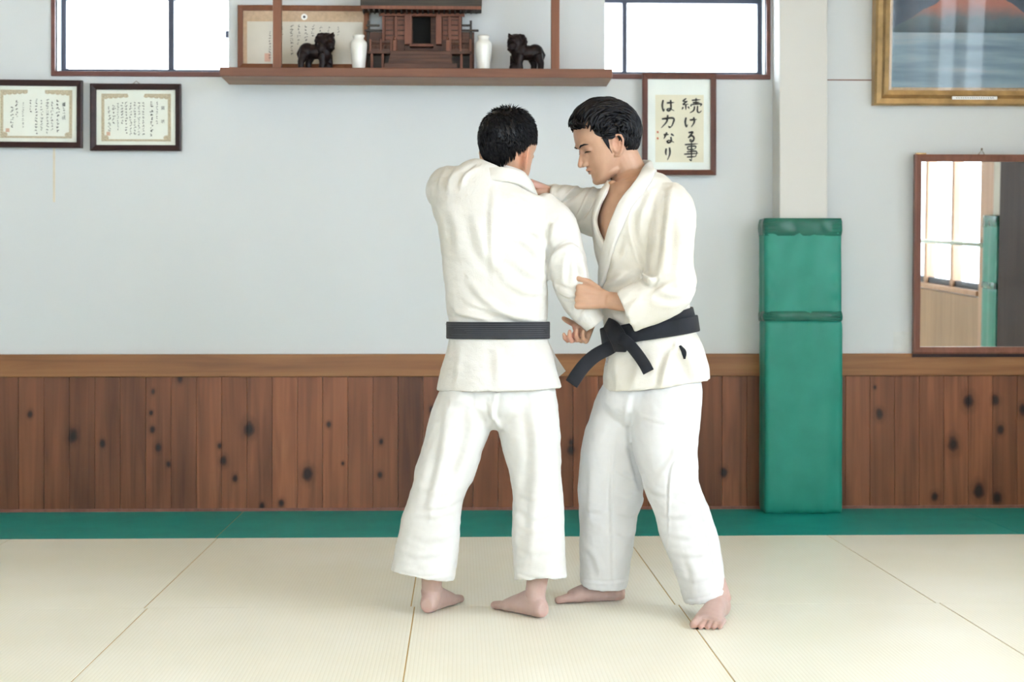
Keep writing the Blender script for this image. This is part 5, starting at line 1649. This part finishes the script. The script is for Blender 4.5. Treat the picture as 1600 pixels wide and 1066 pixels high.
# swept-back hair -------------------------------------------------------------
hb = MB()
def limB(a):
    a = abs((a + math.pi) % (2 * math.pi) - math.pi)
    return float(np.interp(a, [0, .35, .7, 1.0, 1.3, 1.62, 1.85, 2.2, math.pi], [1.0, 1.06, 1.24, 1.52, 1.74, 1.74, 2.05, 2.36, 2.42]))
def azth(p):
    q_ = np.asarray(p, float) - np.array((-.4, 0, 2.0)); q_ = q_ / np.linalg.norm(q_)
    return math.atan2(q_[1], q_[0]), math.acos(q_[2])
Vh, Fh = hair_cap(HB, limB, lambda s, a: .7 * (1 - s ** 4) + .35, .04, 9)
hb.add(Vh, Fh)
rr = random.Random(31)
def arc(phi, t, ext):
    """flow line: from the forehead over the side of the head, round the ear, to the nape"""
    d = np.array((math.cos(t) * math.cos(phi), math.sin(phi), math.sin(t) * math.cos(phi)))
    return skull_pt(d, ext)
for i in range(900):
    phi = rr.uniform(-1.32, 1.32)
    t0 = rr.uniform(.60 - .32 * min(1, abs(phi)), 3.1)
    ln = rr.uniform(.55, 1.0)
    t1 = min(t0 + ln, 4.05 - .25 * rr.random() - .25 * abs(phi))
    if t1 - t0 < .2: continue
    az_, th_ = azth(arc(phi, t0, 0))
    if th_ > limB(az_) - .04: continue
    pts = []; rs = []
    w0 = rr.uniform(.28, .55)
    lift = rr.uniform(.4, 1.25)
    ph = rr.uniform(0, 6.28); dr = rr.uniform(-.10, .10)
    for k in range(8):
        s = k / 7; t = t0 + (t1 - t0) * s
        qf = math.exp(-((t - .85) / .55) ** 2) * (1 - .35 * abs(phi))                # quiff over the forehead
        bk = math.exp(-((t - 2.9) / .8) ** 2) * .9                                   # fuller at the back
        e = lift + 1.35 * qf + bk + 1.0 * math.exp(-((t - 1.6) / .7) ** 2) * max(0, 1 - abs(phi)) + .18 * math.sin(5 * s + ph)
        pts.append(arc(phi + dr * s + .05 * math.sin(4 * t + ph), t, e)); rs.append(w0 * (math.sin(math.pi * (.03 + .95 * s)) ** .7) + .03)
    b2 = MB().tube(pts, rs, 6); hb.add(HB(b2.v), b2.f)
# forelock: rises from the hairline, reaches out over the brow and sweeps to the near side
for i in range(150):
    y = rr.uniform(-4.6, 3.2); up_ = rr.random()
    root = np.array((6.9 - .07 * y * y + rr.uniform(-.9, .3), y, 8.3 + rr.uniform(-.5, .7) - .05 * y * y))
    sw = rr.uniform(2.2, 4.6)
    out_ = rr.uniform(1.3, 2.7)
    A = catmull(np.array([root - np.array((1.4, 0, .1)), root + np.array((.5 * out_, .15 * sw, .8 + .9 * up_)), root + np.array((out_ - .04 * abs(y), .5 * sw, .25 + .8 * up_)), root + np.array((out_ * .75 - .1 * max(0, y + 1), sw, -.9 + .6 * up_))]), 4)
    w0 = rr.uniform(.22, .42); m_ = len(A) - 1
    b2 = MB().tube(list(A), [w0 * math.sin(math.pi * (.2 + .78 * k / m_)) ** .7 + .03 for k in range(m_ + 1)], 6); hb.add(HB(b2.v), b2.f)
# hair behind the ears and at the nape
for i in range(420):
    az = rr.uniform(1.75, 2 * math.pi - 1.75)
    th = rr.uniform(1.15, limB(az) - .12)
    ln = rr.uniform(.35, .6); tw = rr.uniform(-.18, .18); ph = rr.uniform(0, 6.28)
    w0 = rr.uniform(.26, .5); lift = rr.uniform(.5, 1.3); pts = []; rs = []
    for k in range(6):
        q_ = k / 5; th_ = min(th + ln * q_, limB(az) + .10 * rr.random()); a_ = az + tw * q_ + .04 * math.sin(6 * q_ + ph)
        pts.append(skull_pt((math.sin(th_) * math.cos(a_), math.sin(th_) * math.sin(a_), math.cos(th_)), lift * (1 - .35 * q_) + .12 * math.sin(6 * q_ + ph)))
        rs.append(w0 * math.sin(math.pi * (.15 + .83 * q_)) ** .7 + .03)
    b2 = MB().tube(pts, rs, 6); hb.add(HB(b2.v), b2.f)
for i in range(150):                                   # over the ear
    sd = rr.choice((-1, 1)); az = sd * rr.uniform(1.0, 1.75); th = rr.uniform(1.15, 1.66); ph = rr.uniform(0, 6.28)
    ln = rr.uniform(.35, .6); w0 = rr.uniform(.22, .42); lift = rr.uniform(.35, .9); pts = []; rs = []
    for k in range(6):
        q_ = k / 5; a_ = az + sd * ln * q_; th_ = th + .10 * q_ + .25 * max(0, abs(a_) - 1.75) + .03 * math.sin(5 * q_ + ph)
        pts.append(skull_pt((math.sin(th_) * math.cos(a_), math.sin(th_) * math.sin(a_), math.cos(th_)), lift * (.6 + .4 * math.sin(math.pi * q_))))
        rs.append(w0 * math.sin(math.pi * (.06 + .9 * q_)) ** .7 + .03)
    b2 = MB().tube(pts, rs, 6); hb.add(HB(b2.v), b2.f)
# sideburns
for s in (-1, 1):
    for i in range(9):
        x = 2.25 + i * .15
        b2 = MB().tube([(x + .3, s * 7.45, 4.0), (x + .1, s * 7.25, .8), (2.75 + .6 * (x - 2.75), s * 7.0, -1.6), (2.5 + .35 * (x - 2.75), s * 6.85, -2.6 - rr.random() * 1.4)], [.3, .2, .07, .02], 5); hb.add(HB(b2.v), b2.f)
part_of('hair', hb.v, hb.f, M['hair'], manB, True)
